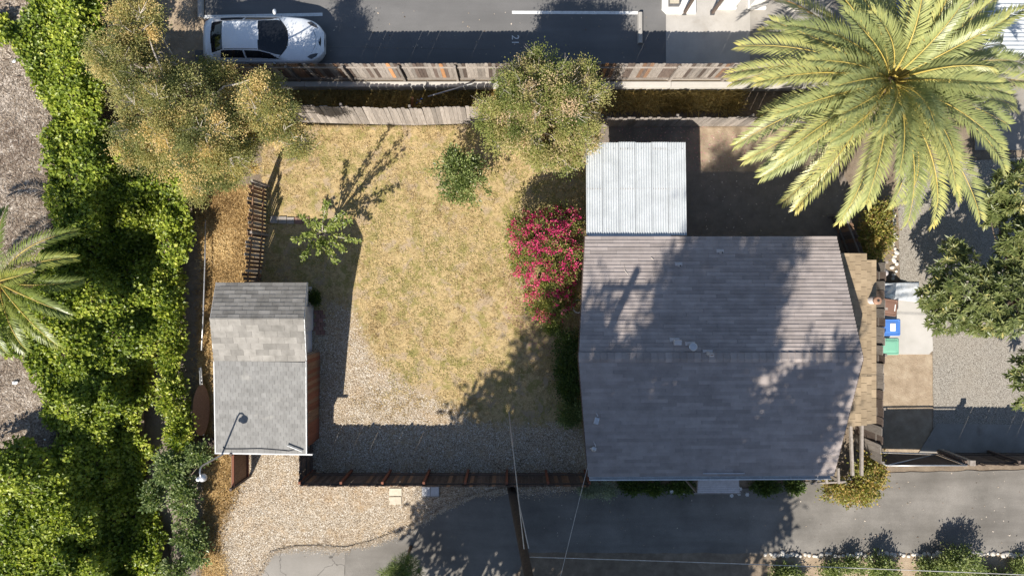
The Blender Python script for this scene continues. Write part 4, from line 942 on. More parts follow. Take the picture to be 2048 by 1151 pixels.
def big_tree():
    base = P(1985, 600); root = thing('broadleaf_tree', 'glossy broad-leaved tree spreading over the gravel at the right edge', 'tree', base)
    lobes = [lobe(1930, 570, 2.6, 1.35, 1.25, 1.0), lobe(2010, 600, 2.9, 1.2, 1.4, 1.1), lobe(1875, 590, 2.3, .8, .8, .7), lobe(1960, 640, 2.3, .9, .7, .7), lobe(2030, 380, 2.9, 1.0, 1.0, .9), lobe(2060, 480, 3.0, 1.2, 1.3, 1.1), lobe(2060, 760, 2.4, .8, 1.2, .9), lobe(1905, 500, 2.3, .5, .4, .5), lobe(1890, 640, 2.1, .7, .5, .5), lobe(1985, 420, 2.6, .5, .6, .5)]
    V, T, C = whorls(lobes, 900, 15, .28, .29, 41); leaf_object('crown', V, T, M['leaf_big'], root)
    MB().tube([base, base + (.05, .05, .6), base + (.0, .1, 1.3)], [.16, .13, .11], 10).build('trunk', M['bark'], root, True)
    lm = MB(); limbs(lm, base, base + (0, .1, 1.3), C, 40, .07, 42); lm.build('limbs', M['bark'], root, True)
big_tree()

# --- palms
def frond_geo(o, az, el0, L, droop, lw, n, seed, vee=.35, curl=0.0, tm=.5, tap=.5):
    r = np.random.default_rng(seed); m = 26; t = np.linspace(0, 1, m); e = el0 - droop * t ** 1.35; a = az + curl * t ** 1.5; ds = L / (m - 1)
    step = np.stack([np.cos(e) * np.cos(a), np.cos(e) * np.sin(a), np.sin(e)], 1) * ds; pts = np.array(o) + np.vstack([np.zeros((1, 3)), np.cumsum(step[:-1], 0)])
    T = unit(np.gradient(pts, axis=0)); side = np.stack([-np.sin(a), np.cos(a), np.zeros(m)], 1); up = np.cross(T, side) * -1; up = np.where(up[:, 2:3] < 0, up, up); up = unit(np.cross(side, T)); up = np.where((up @ np.array((0, 0, 1.)))[:, None] < 0, -up, up) if abs(el0) < 1.2 else up
    u = np.linspace(.1, .995, n); VV = []; TT = []
    tw = r.normal() * .25
    for s in (-1, 1):
        uu = np.clip(u + r.normal(size=n) * .003, 0, 1); q = np.stack([np.interp(uu, t, pts[:, k]) for k in range(3)], 1); tt = unit(np.stack([np.interp(uu, t, T[:, k]) for k in range(3)], 1))
        sd = unit(np.stack([np.interp(uu, t, side[:, k]) for k in range(3)], 1)) * s; uv = unit(np.stack([np.interp(uu, t, up[:, k]) for k in range(3)], 1))
        sw = .62 + .5 * uu ** 2; D = unit(sd * np.cos(sw)[:, None] + tt * np.sin(sw)[:, None] + uv * (vee + s * tw * .6) + r.normal(size=(n, 3)) * .05)
        l = lw * np.clip(np.minimum((uu - .02) / .22, 1), .25, 1) * (1 - tap * np.clip((uu - .6) / .4, 0, 1) ** 2.2) * (.9 + .2 * r.random(n)); N = unit(uv - D * (uv * D).sum(1, keepdims=True))
        V, X = leaf_arrays(q, D, N, l, np.full(n, .04) * (lw / .5), np.clip(tm + r.normal(size=n) * .07 + (uu > .93) * .2, 0, 1), .14, .05); VV.append(V); TT.append(X)
    return pts, np.vstack(VV), np.concatenate(TT)

def palm(name, label, base, top, fronds, mat, seed, trunk_r=.32, lw=.5, n=92):
    root = thing(name, label, 'palm tree', base); base = np.array(base, float); top = np.array(top, float); r = np.random.default_rng(seed)
    h = np.linspace(0, 1, 14)[:, None]; MB().tube(base + (top - base) * h, trunk_r * (1.1 - .2 * h[:, 0] + .06 * np.sin(h[:, 0] * 60)), 16).build('trunk', M['palm_bark'], root, True)
    bt = MB()
    for k in range(70):                                      # cut frond stubs below the crown
        a = k * 2.4; z = -.1 - (k / 70) * .9; c = top + (math.cos(a) * trunk_r * .8, math.sin(a) * trunk_r * .8, z); bt.bar(c, c + (math.cos(a) * .22, math.sin(a) * .22, .26), .09, .05)
    bt.build('frond_stubs', M['palm_bark'], root, kind='stuff')
    for (az, el, L, dr, cu, tm) in fronds:
        o = top + np.array((math.cos(az) * trunk_r * .5, math.sin(az) * trunk_r * .5, .12 + .25 * max(0, el)))
        pts, V, T = frond_geo(o, az, el, L, dr, lw, n, int(r.integers(1e6)), .32, cu, tm)
        t = np.linspace(0, 1, len(pts)); fr = MB().tube(pts, .028 * (1 - t) + .006, 6).build('frond', M['rachis'], root, True)
        leaf_object('leaflets', V, T, M[mat], fr, 'stuff')
    return root
r = np.random.default_rng(99); fr = []
NF = 74
for k in range(NF):
    az = k * 2.39996 + r.normal() * .12; f = k / NF
    el = 1.25 - 1.45 * f ** .75 + r.normal() * .08; L = (2.7 + 2.5 * min(1, f * 1.7)) * r.uniform(.92, 1.06)
    fr.append((az, el, L, .75 + .5 * f + r.normal() * .1 + .25 * (el > .6), r.normal() * .16, .45 + .22 * f + r.normal() * .1))
ptop = P(1775, 165, 4.6)
palm('date_palm', 'huge feathery date palm with bright yellow-green fronds', (*ptop[:2] - .1, 0), ptop, fr, 'frond', 98, .36, .60, 84)
fr2 = [(a, e, L, d, c, t) for a, e, L, d, c, t in ((1.25, .55, 2.6, 1.3, .5, .4), (.75, .5, 3.3, 1.2, -.5, .5), (.42, .6, 3.0, 1.3, -.35, .7), (-.35, .4, 2.6, 1.3, -.3, .45), (-.75, .35, 2.9, 1.3, -.45, .6), (-1.2, .3, 2.5, 1.2, -.3, .55), (-1.55, .5, 2.4, 1.3, .2, .4),
        (.1, .9, 1.9, 1.2, .2, .75), (2.6, .5, 2.5, 1.3, .2, .5), (1.9, .4, 2.4, 1.2, -.2, .45), (3.6, .5, 2.5, 1.3, 0, .5), (4.2, .5, 2.4, 1.3, .1, .5), (-.1, .2, 2.5, 1.0, .35, .4), (5.4, 1.1, 1.5, 1.0, .2, .8))]
pt2 = P(5, 565, 4.0)
palm('young_palm', 'dark green palm rising out of the ivy at the left edge', (*pt2[:2], 1.6), pt2, fr2, 'frond_young', 55, .2, .46, 80)

# --- ivy on the bank
IVY = [(90, 20, 2.3), (150, 20, 2.8), (195, 20, 2.55), (100, 150, 2.3), (150, 150, 2.8), (190, 200, 2.6), (230, 290, 2.1), (110, 280, 2.3), (170, 330, 2.7), (260, 340, 1.3), (320, 335, .8), (365, 345, .9), (120, 430, 2.4), (165, 420, 2.3), (230, 430, .7), (290, 480, -.5), (340, 430, 1.1), (350, 490, 1.0), (300, 400, .3),
       (120, 560, 2.6), (190, 590, 2.2), (280, 625, 1.3), (335, 600, 1.1), (230, 520, -.1), (160, 510, .9), (90, 640, 2.5), (160, 680, 2.5), (220, 700, 1.7), (285, 760, -.5), (70, 760, 2.3), (150, 800, 2.5), (205, 800, 1.8), (260, 850, -.2), (120, 880, 2.0), (180, 900, .7), (240, 950, -.4), (60, 930, 3.2), (10, 950, 3.5), (100, 980, 2.6), (140, 1010, .9), (200, 1050, .2), (270, 1060, -.6),
       (45, 1080, 2.0), (100, 1145, 2.2), (180, 1145, 1.8), (250, 1150, -.2), (295, 1000, -.7), (0, 850, 2.2), (0, 640, 2.3), (60, 100, 2.1), (0, 55, 2.1), (240, 650, 1.9)]
IVY_MASK = [(70, -40), (200, -40), (205, 60), (195, 180), (215, 290), (300, 295), (370, 330), (385, 420), (372, 500), (345, 560), (350, 640), (320, 690), (300, 760), (290, 860), (300, 950), (300, 1000), (325, 1060), (330, 1190), (-40, 1190), (-40, 905), (40, 880), (95, 925), (110, 880), (85, 770), (50, 710), (0, 695), (-40, 700), (-40, 600), (60, 590), (80, 520), (110, 480), (100, 420), (85, 350), (90, 280), (100, 240), (70, 150), (20, 80), (-40, 85), (-40, 45), (40, 55), (65, 20)]
def ivy():
    n = 125000; r = np.random.default_rng(13); cp = np.array(IVY, float)
    px = r.uniform(-40, 390, n); py = r.uniform(-40, 1190, n)
    jx = px + (vnoise(px, py, .03, 1) - .5) * 60; jy = py + (vnoise(px, py, .03, 2) - .5) * 60
    keep = in_poly(jx, jy, IVY_MASK); px, py = px[keep], py[keep]
    def hz(a, b):
        w_ = 1 / (((a[:, None] - cp[:, 0]) ** 2 + (b[:, None] - cp[:, 1]) ** 2) + 120) ** 1.6; z = (w_ * cp[:, 2]).sum(1) / w_.sum(1)
        z = z + (vnoise(a, b, .022, 21, 4) - .5) * 1.3 + (vnoise(a, b, .07, 22, 2) - .5) * .5
        kk = (H - z) / F; return np.maximum(z, gz((a - CX) * kk, (CY - b) * kk) + .22)
    z = hz(px, py); e = 3.0; gx = (hz(px + e, py) - hz(px - e, py)) / (2 * e / 50); gy = -(hz(px, py + e) - hz(px, py - e)) / (2 * e / 50)
    k = (H - z) / F; Pw = np.stack([(px - CX) * k, (CY - py) * k, z], 1); nrm = unit(np.stack([-gx, -gy, np.ones_like(gx)], 1))
    m = len(px); Pw += nrm * (r.random((m, 1)) * .22 - .05) + r.normal(size=(m, 3)) * .03
    N = unit(nrm * 1.0 + np.array((-.15, -.3, .6)) + r.normal(size=(m, 3)) * .42); D = unit(r.normal(size=(m, 3)) - np.array((0, 0, .35)) + nrm * .3)
    L = .10 + .08 * r.random(m); T = np.clip(.42 + (vnoise(px, py, .03, 31) - .5) * .7 + r.normal(size=m) * .17, 0, 1); T = np.where(r.random(m) < .0015, 1.0, T)
    V, T = leaf_arrays(Pw, D, N, L, L * .8, T, .1); o = leaf_object('ivy_cover', V, T, M['leaf_ivy'], None, 'stuff')
    o['label'] = 'green ivy blanketing the bank along the left side'; o['category'] = 'ivy'
    # body under the leaves so no light leaks through
    gxs = np.arange(-40, 396, 8.); gys = np.arange(-40, 1196, 8.); A, B = np.meshgrid(gxs, gys); zz = hz(A.ravel(), B.ravel()).reshape(A.shape) - .2; kk = (H - zz) / F
    msk = in_poly(A, B, IVY_MASK); ed = np.zeros(A.shape, bool); ed[1:-1, 1:-1] = msk[1:-1, 1:-1]
    Xw = (A - CX) * kk; Yw = (CY - B) * kk; Vv = np.stack([Xw.ravel(), Yw.ravel(), zz.ravel()], 1); idx = np.arange(A.size).reshape(A.shape)
    q = np.stack([idx[1:, :-1], idx[1:, 1:], idx[:-1, 1:], idx[:-1, :-1]], -1)
    ok = ed[1:, :-1] & ed[1:, 1:] & ed[:-1, 1:] & ed[:-1, :-1]; me = raw_mesh('ivy_light_block', Vv, 4, q[ok].ravel()); o2 = link('ivy_light_block', me, M['bark'], o, 'stuff')
ivy()
# ivy hedges on the old fence by the creek
shrub('ivy_hedge', 'ivy-covered hedge strip beside the dark creek near the shed', (*P(345, 730)[:2], -.2), [lobe(345, 620, .8, .45, .9, .55), lobe(345, 700, .8, .4, .9, .5), lobe(345, 790, .8, .4, .9, .5), lobe(365, 860, .8, .45, .8, .5), lobe(340, 560, .6, .5, .6, .5)], 200, .25, 60, .12, .7, 'leaf_ivy', 62, 12, 'hedge', shell=.3, tmean=.5)
shrub('vine_thicket', 'tangle of pale leafy vines south-west of the shed', (*P(350, 980)[:2], -.2), [lobe(345, 930, .9, .6, .6, .5), lobe(310, 990, .8, .35, .6, .4), lobe(370, 980, .7, .5, .8, .45), lobe(395, 905, .9, .6, .35, .4), lobe(375, 1060, .5, .45, .9, .4), lobe(395, 1090, .4, .35, .9, .3), lobe(350, 1140, .4, .4, .5, .3)], 190, .22, 50, .12, .65, 'leaf_ivy_pale', 63, 14, 'vines', shell=.25, tmean=.55)
# --- hedges by the house
shrub('box_hedge', 'dark clipped hedge along the west wall of the house', (*P(1135, 730)[:2], 0), [lobe(1133, 690, .6, .42, .6, .5), lobe(1133, 740, .6, .42, .7, .5), lobe(1137, 775, .55, .4, .4, .5)], 150, .2, 60, .075, .55, 'leaf_hedge', 64, 8, 'hedge', shell=.55, tmean=.45)
shrub('low_hedge', 'small green hedge by the house corner below the clipped hedge', (*P(1143, 825)[:2], 0), [lobe(1143, 825, .5, .4, .52, .45)], 60, .2, 60, .075, .55, 'leaf_citrus', 65, 6, 'hedge', shell=.5, tmean=.45)
shrub('round_shrub', 'small round yellow-green shrub below the pink bush', (*P(1105, 655)[:2], 0), [lobe(1105, 655, .35, .25, .2, .3)], 26, .15, 40, .07, .5, 'leaf_sapling', 66, 5)
shrub('silver_shrub', 'clipped silver-leaved shrub at the drive corner of the house', (*P(1195, 977)[:2], 0), [lobe(1178, 977, .45, .38, .26, .35), lobe(1212, 977, .45, .38, .26, .35)], 70, .16, 70, .06, .5, 'leaf_silver', 67, 6, shell=.5)
for k, (px, py, rx, lab) in enumerate(((1262, 972, .5, 'low green plants right of the silver shrub'), (1305, 975, .4, 'leafy green plant between silver shrub and awning'), (1362, 973, .55, 'trailing plants with white blooms left of the awning'), (1530, 974, .6, 'sparse low plants right of the awning'), (1585, 972, .4, 'green clump left of the grey timber pergola'))):
    shrub('border_plant', lab, (*P(px, py)[:2], 0), [lobe(px, py, .22, rx, .2, .22)], int(40 * rx / .4), .15, 40, .085, .55, 'leaf_hedge', 70 + k, 5, 'plant', 'plants along the house front', shell=.3, tmean=.55)
rr = random.Random(4)
for k, (px, py) in enumerate(((1343, 982), (1367, 984), (1480, 977), (1478, 986), (1494, 988), (1463, 990))):
    c = P(px, py, .35); t = thing('white_flower', 'single white bloom beside the drive, %s' % ('left of the awning, nearer it' if k == 1 else 'left of the awning, farther from it' if k == 0 else 'right of the awning, close to the house' if k == 2 else 'right of the awning, middle of its cluster' if k == 3 else 'right of the awning, rightmost one' if k == 4 else 'just below the awning edge'), 'flower', (c[0], c[1], .03), 'white blooms along the drive')
    mb = MB()
    for j in range(7):
        a = j * .9; mb.add([c, c + (math.cos(a - .35) * .06, math.sin(a - .35) * .06, .03), c + (math.cos(a) * .09, math.sin(a) * .09, .02), c + (math.cos(a + .35) * .06, math.sin(a + .35) * .06, .03)], [(0, 1, 2, 3)])
    mb.build('petals', M['label_white'], t); MB().tube([(c[0], c[1], .0), c], .008, 5).build('stem', M['leaf_hedge'], t)
shrub('bramble_bush', 'yellow-brown sprawling bush at the corner of the driveway', (*P(1705, 960)[:2], 0), [lobe(1680, 978, .8, .75, .4, .45), lobe(1735, 955, 1.0, .6, .75, .5), lobe(1745, 925, 1.0, .4, .5, .45), lobe(1715, 985, .7, .6, .3, .4)], 120, .24, 48, .1, .6, 'leaf_bramble', 71, 14, 'bush', shell=.45, tmean=.5, tvar=.24)
shrub('bed_shrub', 'yellow-green shrub between the palm and the white stones', (*P(1745, 470)[:2], 0), [lobe(1745, 470, .5, .65, .8, .45), lobe(1755, 430, .5, .5, .5, .4), lobe(1735, 500, .3, .5, .35, .3)], 130, .22, 46, .1, .5, 'leaf_bramble', 72, 10, shell=.4, tmean=.42, tvar=.18)
for k, (px, py, rx, ry, h, lab) in enumerate(((1655, 1126, .24, .22, .4, 'small leafy shrub at the left end of the stone edge'), (1700, 1118, .22, .22, .5, 'spindly shrub by the stone edge left of the wide bushes'), (1760, 1122, .5, .5, .7, 'bright green shrub below the stone edge in the middle'), (1858, 1130, .42, .4, .5, 'green shrub left of the tall rounded one at the bottom'), (1910, 1112, .8, .7, .9, 'tall rounded green bush near the bottom right'), (1990, 1150, .7, .4, .5, 'low bush cut by the bottom edge at right'), (1572, 1136, .55, .35, .4, 'shaded dark shrub at the bottom left of the stones'), (2040, 1120, .25, .3, .35, 'small green clump at the far right bottom corner'))):
    shrub('garden_shrub', lab, (*P(px, py + 8)[:2], 0), [lobe(px, py + 8, h * .6, rx, ry * .8, h * .6), lobe(px + 14, py + 18, h * .4, rx * .8, ry * .6, h * .5), lobe(px - 12, py + 14, h * .8, rx * .5, ry * .5, h * .5)], int(62 * rx / .5), .2, 44, .09, .55, 'leaf_citrus', 80 + k, 9, 'shrub', 'shrubs along the stone edge', shell=.35, tmean=.6)
# spiky young pine at the bottom
def spiky():
    base = P(822, 1092); root = thing('spiky_plant', 'spiky green young pine at the bottom edge of the drive', 'young pine', base); r = np.random.default_rng(3); VV = []; TT = []; c = P(803, 1150, 2.2); mb = MB().tube([base, c], [.07, .03], 8)
    for k in range(150):
        d = unit(r.normal(size=3) + np.array((0, 0, .6))); o = c + np.array([d[0] * .75, d[1] * .75, d[2] * .55]) * (r.random() ** .5); mb.tube([c - (0, 0, .6 * r.random()), o], [.012, .006], 4)
        n = 42; ax = unit(d + np.array((0, 0, .4))); D = unit(ax * .55 + r.normal(size=(n, 3)) * .65); L = .22 + .12 * r.random(n); V, T = leaf_arrays(np.repeat(o[None], n, 0), D, unit(r.normal(size=(n, 3)) + np.array((0, 0, 1))), L, np.full(n, .011), np.clip(.55 + r.normal(size=n) * .22, 0, 1), .05); VV.append(V); TT.append(T)
    leaf_object('crown', np.vstack(VV), np.concatenate(TT), M['pine_leaf'], root); mb.build('trunk', M['bark'], root, True)
spiky()
# tall trees south of the frame, whose shade lies over the house and the drive
def tall(label, x, y, top, rad, z0, seed, n=230, tp=.7):
    lobes = []; r = np.random.default_rng(seed); k = 9
    for i in range(k):
        f = i / (k - 1); zz = z0 + (top - z0) * f; rr_ = rad * (1.0 - tp * f ** 1.6) * r.uniform(.75, 1.1); a = r.uniform(0, 6.28); off = rad * .45 * (1 - f) if i else 0; lobes.append((x + math.cos(a) * off, y + math.sin(a) * off, zz, rr_, rr_, (top - z0) / k * 1.1))
    tree('tall_tree', label, (x, y, 0), z0 + (top - z0) * .45, lobes, n, .75, 95, .3, .5, 'leaf_shade', seed, 'bark', .28, 50, cat='tree', group='tall trees south of the driveway', shell=.2, tmean=.5)
tall('tall tree below the frame shading the yard and drive left of the utility pole', -3.4, -15.4, 15.6, 2.6, 5.2, 201, 215, .4)
tall('tall tree below the frame whose shade lies on the left half of the house roof', -.9, -15.8, 18.6, 2.7, 6.0, 205, 300)
tall('tallest tree below the frame whose shade covers the middle of the house roof', 1.6, -15.4, 18.4, 2.9, 5.0, 202, 330)
tall('tall tree below the frame shading the right end of the house roof', 4.7, -16.2, 16.0, 2.5, 4.5, 203, 240)
tall('broad tree below the frame shading the drive in front of the house', 3.6, -17.0, 12.0, 3.3, 4.0, 204, 260)

# ================================================================== CAR
def car():
    x0 = P(408, 80, 1.1)[0] + .02; yc = 9.47; z0 = LZ; Lc = 4.56
    root = thing('parked_car', 'white sedan parked in the lot behind the golden tree', 'car', (x0 + Lc / 2, yc, z0))
    u = np.linspace(0, 1, 141); x = u * Lc
    it = lambda *kv: np.interp(x, [a for a, b in kv], [b for a, b in kv])
    def sm(a, k=5):
        ker = np.exp(-np.linspace(-2, 2, 2 * k + 1) ** 2); ker /= ker.sum(); return np.convolve(np.pad(a, k, mode='edge'), ker, 'valid')
    w_ = sm(it((0, .60), (.06, .72), (.25, .82), (.7, .88), (1.3, .90), (3.2, .90), (3.8, .875), (4.15, .80), (4.38, .66), (4.5, .5), (4.56, .36)), 4)
    zs = sm(it((0, .72), (.1, .86), (.4, .93), (1.5, .93), (3.0, .90), (3.8, .80), (4.3, .68), (4.56, .55)))
    zt = sm(it((0, .80), (.08, 1.0), (.3, 1.07), (.9, 1.08), (3.0, 1.02), (3.4, .99), (3.9, .92), (4.3, .78), (4.48, .66), (4.56, .56)), 4)
    zr = np.maximum(zt, sm(it((0, 0), (.30, 1.0), (.38, 1.09), (.95, 1.38), (1.4, 1.425), (2.0, 1.41), (2.35, 1.365), (3.3, 1.0), (3.5, .8), (4.56, .2)), 3))
    cab = np.clip((zr - zt) / .12, 0, 1)
    wr = sm(cab * it((0, .6), (.35, .60), (.95, .53), (2.3, .55), (3.0, .68), (3.3, .74), (4.56, .6)) + (1 - cab) * w_ * .66, 3)
    zb = sm(it((0, .38), (.2, .28), (4.2, .22), (4.56, .32)))
    rows = []
    for i in range(len(x)):
        W, a, b, c = w_[i], zs[i], zt[i], zr[i]
        dk = lambda y: b - (b - a - .03) * (y / W) ** 2
        zw = cab[i] * (c - .055) + (1 - cab[i]) * dk(wr[i])
        kp = [(W * .93, zb[i]), (W * .985, zb[i] + .12), (W, (zb[i] + a) / 2), (W * .985, a - .07), (W * .95, a), (W * .905, a + .03), (wr[i] * .45 + W * .905 * .55, (a + .03) * .5 + zw * .5 + .015 * cab[i]), (wr[i], zw), (wr[i] * .72, zw + (c - zw) * .62), (wr[i] * .36, zw + (c - zw) * .92), (0, c)]
        kp = np.array(kp); s = np.arange(len(kp)); ss = np.linspace(0, len(kp) - 1, 51)
        yy = np.interp(ss, s, kp[:, 0]); zz = np.interp(ss, s, kp[:, 1])
        def s2(a): p = np.pad(a, 2, mode='edge'); return (p[:-4] + 2 * p[1:-3] + 3 * p[2:-2] + 2 * p[3:-1] + p[4:]) / 9
        yy[2:-2] = s2(yy)[2:-2]; zz[2:-2] = s2(zz)[2:-2]
        rows.append(np.concatenate([np.stack([np.full(51, x[i]), -yy, zz], 1), np.stack([np.full(50, x[i]), yy[-2::-1], zz[-2::-1]], 1)]))
    G = np.array(rows); nu, nv = G.shape[:2]
    idx = np.arange(nu * nv).reshape(nu, nv); q = np.stack([idx[:-1, :-1], idx[1:, :-1], idx[1:, 1:], idx[:-1, 1:]], -1)
    ctr = G.reshape(-1, 3)[q].mean(2); sv = np.minimum(np.arange(nv - 1) + .5, nv - 1 - (np.arange(nv - 1) + .5)) / 5.0   # 0..10 control index
    sv = np.broadcast_to(sv, (nu - 1, nv - 1)); X, Y, Z = ctr[..., 0], ctr[..., 1], ctr[..., 2]; isR = Y < 0
    ws = (sv > 7.0) & (X > 2.30 - .02 * (Y / .5) ** 2) & (X < 3.34 - .38 * (Y / .75) ** 2) & (cab[:-1, None] > .0)
    rg = (sv > 7.05) & (X > .40 + .03 * (Y / .5) ** 2) & (X < .93)
    sg = (sv > 5.35) & (sv < 6.85) & (X > .72 + (Z - .95) * .5) & (X < 3.0 - (Z - .95) * 1.55) & (cab[:-1, None] > .3)
    pil = (np.abs(X - 1.72) < .035)
    sgl, sgr = sg & ~pil & (Y > 0), sg & ~pil & (Y < 0)
    roof = (sv > 7.0) & ~ws & ~rg & (X > .9) & (X < 2.35); hood = (sv > 6.2) & ~ws & (X > 3.0) & (X < 4.3)
    org = np.array((x0, yc, z0))
    def part(name, mask, mat, lift=0.0, parent=root, inset=False):
        f = q[mask]; used, inv = np.unique(f.ravel(), return_inverse=True); Vv = G.reshape(-1, 3)[used] + org - WL[root]
        me = raw_mesh(name, Vv + np.array((0, 0, lift)), 4, inv, smooth=True); return link(name, me, mat, parent)
    lo = ~(ws | rg | sgl | sgr | roof | hood)
    body = part('body', lo, M['car_white']); part('roof', roof, M['car_white']); part('hood', hood, M['car_white'])
    part('windshield', ws, M['car_glass'], -.004); part('rear_window', rg, M['car_glass'], -.004)
    for msk in (sgl, sgr):
        for a, b in ((0, 1.72), (1.72, 4)): part('side_window', msk & (X > a) & (X < b), M['car_glass'], -.002)
    # closed ends
    for i, nm in ((0, 'rear_bumper'), (nu - 1, 'front_bumper')):
        ring = G[i] + org; MB().add(ring, [tuple(range(nv)) if i else tuple(range(nv - 1, -1, -1))]).build(nm, M['car_white'], root)
    MB().box(org + (Lc / 2, 0, .3), (Lc - .5, 1.3, .12)).build('underbody', M['black'], root)
    def top_z(xx, yy):
        i = int(np.argmin(abs(x - xx))); g = G[i]; o = np.argsort(g[25:76, 1]); return float(np.interp(yy, g[25:76, 1][o], g[25:76, 2][o]))
    # dark seams
    def seam(name, pts, wd=.014, mat='black'):
        MB().tube([org + (a, b, top_z(a, b) + .001) for a, b in pts], wd / 2, 4).build(name, M[mat], root)
    seam('hood_seam', [(3.3 - .35 * (b / .74) ** 2, b) for b in np.linspace(-.72, .72, 15)], .03)
    seam('hood_seam', [(4.30 - .25 * (b / .6) ** 2, b) for b in np.linspace(-.5, .5, 11)], .012)
    for s in (-1, 1):
        seam('roof_seam', [(a, s * .52) for a in np.linspace(1.0, 2.25, 10)], .018); seam('wiper', [(3.28 - .1 * abs(s), s * .05 + .1), (3.12, s * .3 + .2)], .02)
        hl = [(3.98, .66), (4.12, .72), (4.3, .60), (4.36, .48), (4.26, .50), (4.1, .56)]
        pts = [org + (a, s * b, top_z(a, s * b) + .012) for a, b in hl]; c = np.mean(pts, 0) + (0, 0, .006)
        MB().add(pts + [c], [(i, (i + 1) % 6, 6) if s < 0 else ((i + 1) % 6, i, 6) for i in range(6)]).build('headlight', M['lamp_glass'], root)
        m = MB().lathe((0, 0, 0), [(0, -.09), (.05, -.075), (.075, -.03), (.08, .02), (.05, .06), (0, .07)], 12); V = np.array(m.v); V = np.stack([V[:, 0] * .8, V[:, 2] * 1.25, V[:, 1] * .9], 1); m.v = [tuple(p) for p in V * 1.1 + org + (2.78, s * 1.02, .97)]
        m.build('mirror', M['car_white'], root, True); MB().bar(org + (2.8, s * .9, .93), org + (2.78, s * .98, .95), .05, .03).build('mirror_arm', M['black'], root)
        MB().bar(org + (2.2, s * .9, .78), org + (2.36, s * .9, .78), .02, .025).build('door_handle', M['car_white'], root); MB().bar(org + (1.1, s * .905, .78), org + (1.26, s * .905, .78), .02, .025).build('door_handle', M['car_white'], root)
        for xx in (1.72, 3.0): MB().box(org + (xx, s * .9, .6), (.012, .014, .55)).build('door_seam', M['black'], root)
        tl = [(.03, .55), (.08, .74), (.3, .8), (.2, .7)]; MB().add([org + (a, s * b, top_z(a, s * b) + .006) for a, b in tl], [(0, 1, 2, 3) if s < 0 else (3, 2, 1, 0)]).build('tail_light', M['rust'], root)
        for xx in (.85, 3.62):
            wh = MB().lathe(org + (xx, s * .80, .31), [(.2, -.1), (.3, -.1), (.315, -.06), (.315, .06), (.3, .1), (.2, .1)], 24, 'y').build('tyre', M['tyre'], root, True)
            MB().lathe(org + (xx, s * .885, .31), [(.0, -.04), (.19, -.03), (.21, .02 * s), (.0, .02 * s)], 20, 'y').build('rim', M['metal'], wh)
    gp = [(4.32, -.32), (4.45, -.30), (4.47, 0), (4.45, .30), (4.32, .32), (4.35, 0)]
    MB().add([org + (a, b, top_z(a, b) + .008) for a, b in gp], [(0, 1, 2, 5), (5, 2, 3, 4)]).build('grille', M['black'], root)
    MB().lathe(org + (4.39, 0, top_z(4.39, 0) + .012), [(.0, 0), (.04, 0), (.04, .01), (0, .012)], 14).build('badge', M['metal'], root)
    MB().box(org + (4.545, 0, .5), (.03, .3, .11)).build('number_plate', M['metal_dark'], root)
car()

# ================================================================== BINS AND SMALL THINGS
def bin_(name, px, py, wpx, hpx, lab, mat, rz=0.0):
    z = 1.0; c = P(px, py, z); sx, sy = wpx / 50 * .96, hpx / 50 * .96; root = thing(name, lab, 'bin', (c[0], c[1], .05), 'bins beside the east fence')
    def ring(fx, fy, zz, r_=.06):
        pts = []
        for (ax, ay, a0) in ((1, 1, 0), (-1, 1, 90), (-1, -1, 180), (1, -1, 270)):
            for k in range(4):
                a = math.radians(a0 + k * 30); x = ax * (fx / 2 - r_) + r_ * math.cos(a); y = ay * (fy / 2 - r_) + r_ * math.sin(a); ca, sa = math.cos(rz), math.sin(rz); pts.append((c[0] + x * ca - y * sa, c[1] + x * sa + y * ca, zz))
        return pts
    def loft(rings):
        v = sum(rings, []); n = 16; f = [(i * n + k, i * n + (k + 1) % n, (i + 1) * n + (k + 1) % n, (i + 1) * n + k) for i in range(len(rings) - 1) for k in range(n)]; f += [tuple(range(n - 1, -1, -1)), tuple((len(rings) - 1) * n + k for k in range(n))]; return MB().add(v, f)
    loft([ring(sx * .75, sy * .72, .08), ring(sx * .88, sy * .9, .9), ring(sx * .97, sy * .97, .93), ring(sx * .97, sy * .97, .97)]).build('body', M[mat], root)
    lid = loft([ring(sx, sy, .975), ring(sx, sy, 1.01), ring(sx * .93, sy * .92, 1.035), ring(sx * .88, sy * .86, 1.035), ring(sx * .85, sy * .82, 1.02), ring(sx * .5, sy * .5, 1.032)]).build('lid', M[mat], root)
    ca, sa = math.cos(rz), math.sin(rz)
    MB().tube([(c[0] - sx / 2 * ca - t * sa, c[1] - sx / 2 * sa + t * ca, .99) for t in (-sy * .3, sy * .3)], .025, 8).build('handle', M[mat], root)
    for t in (-sy * .32, sy * .32): MB().lathe((c[0] - sx * .36, c[1] + t, .16), [(.05, -.03), (.11, -.03), (.11, .03), (.05, .03)], 14, 'y').build('wheel', M['tyre'], root)
    return lid, c
l1, c1 = bin_('brown_bin', 1778, 614, 33, 34, 'brown wheelie bin nearest the silver tarp', 'bin_brown', -.12)
MB().box((c1[0] + .21, c1[1] - .02, 1.042), (.035, .26, .004), rz=-.12).build('lettering_strip', M['label_white'], l1)
l2, c2 = bin_('blue_bin', 1782, 654, 37, 34, 'blue recycling bin between the brown and green bins', 'bin_blue', .0)
st_ = MB().box((c2[0] + .05, c2[1], 1.045), (.2, .3, .004)).build('sticker', M['label_white'], l2)
bin_('green_bin', 1780, 692, 35, 34, 'pale green bin nearest the camera side of the concrete pad', 'bin_green', .0)
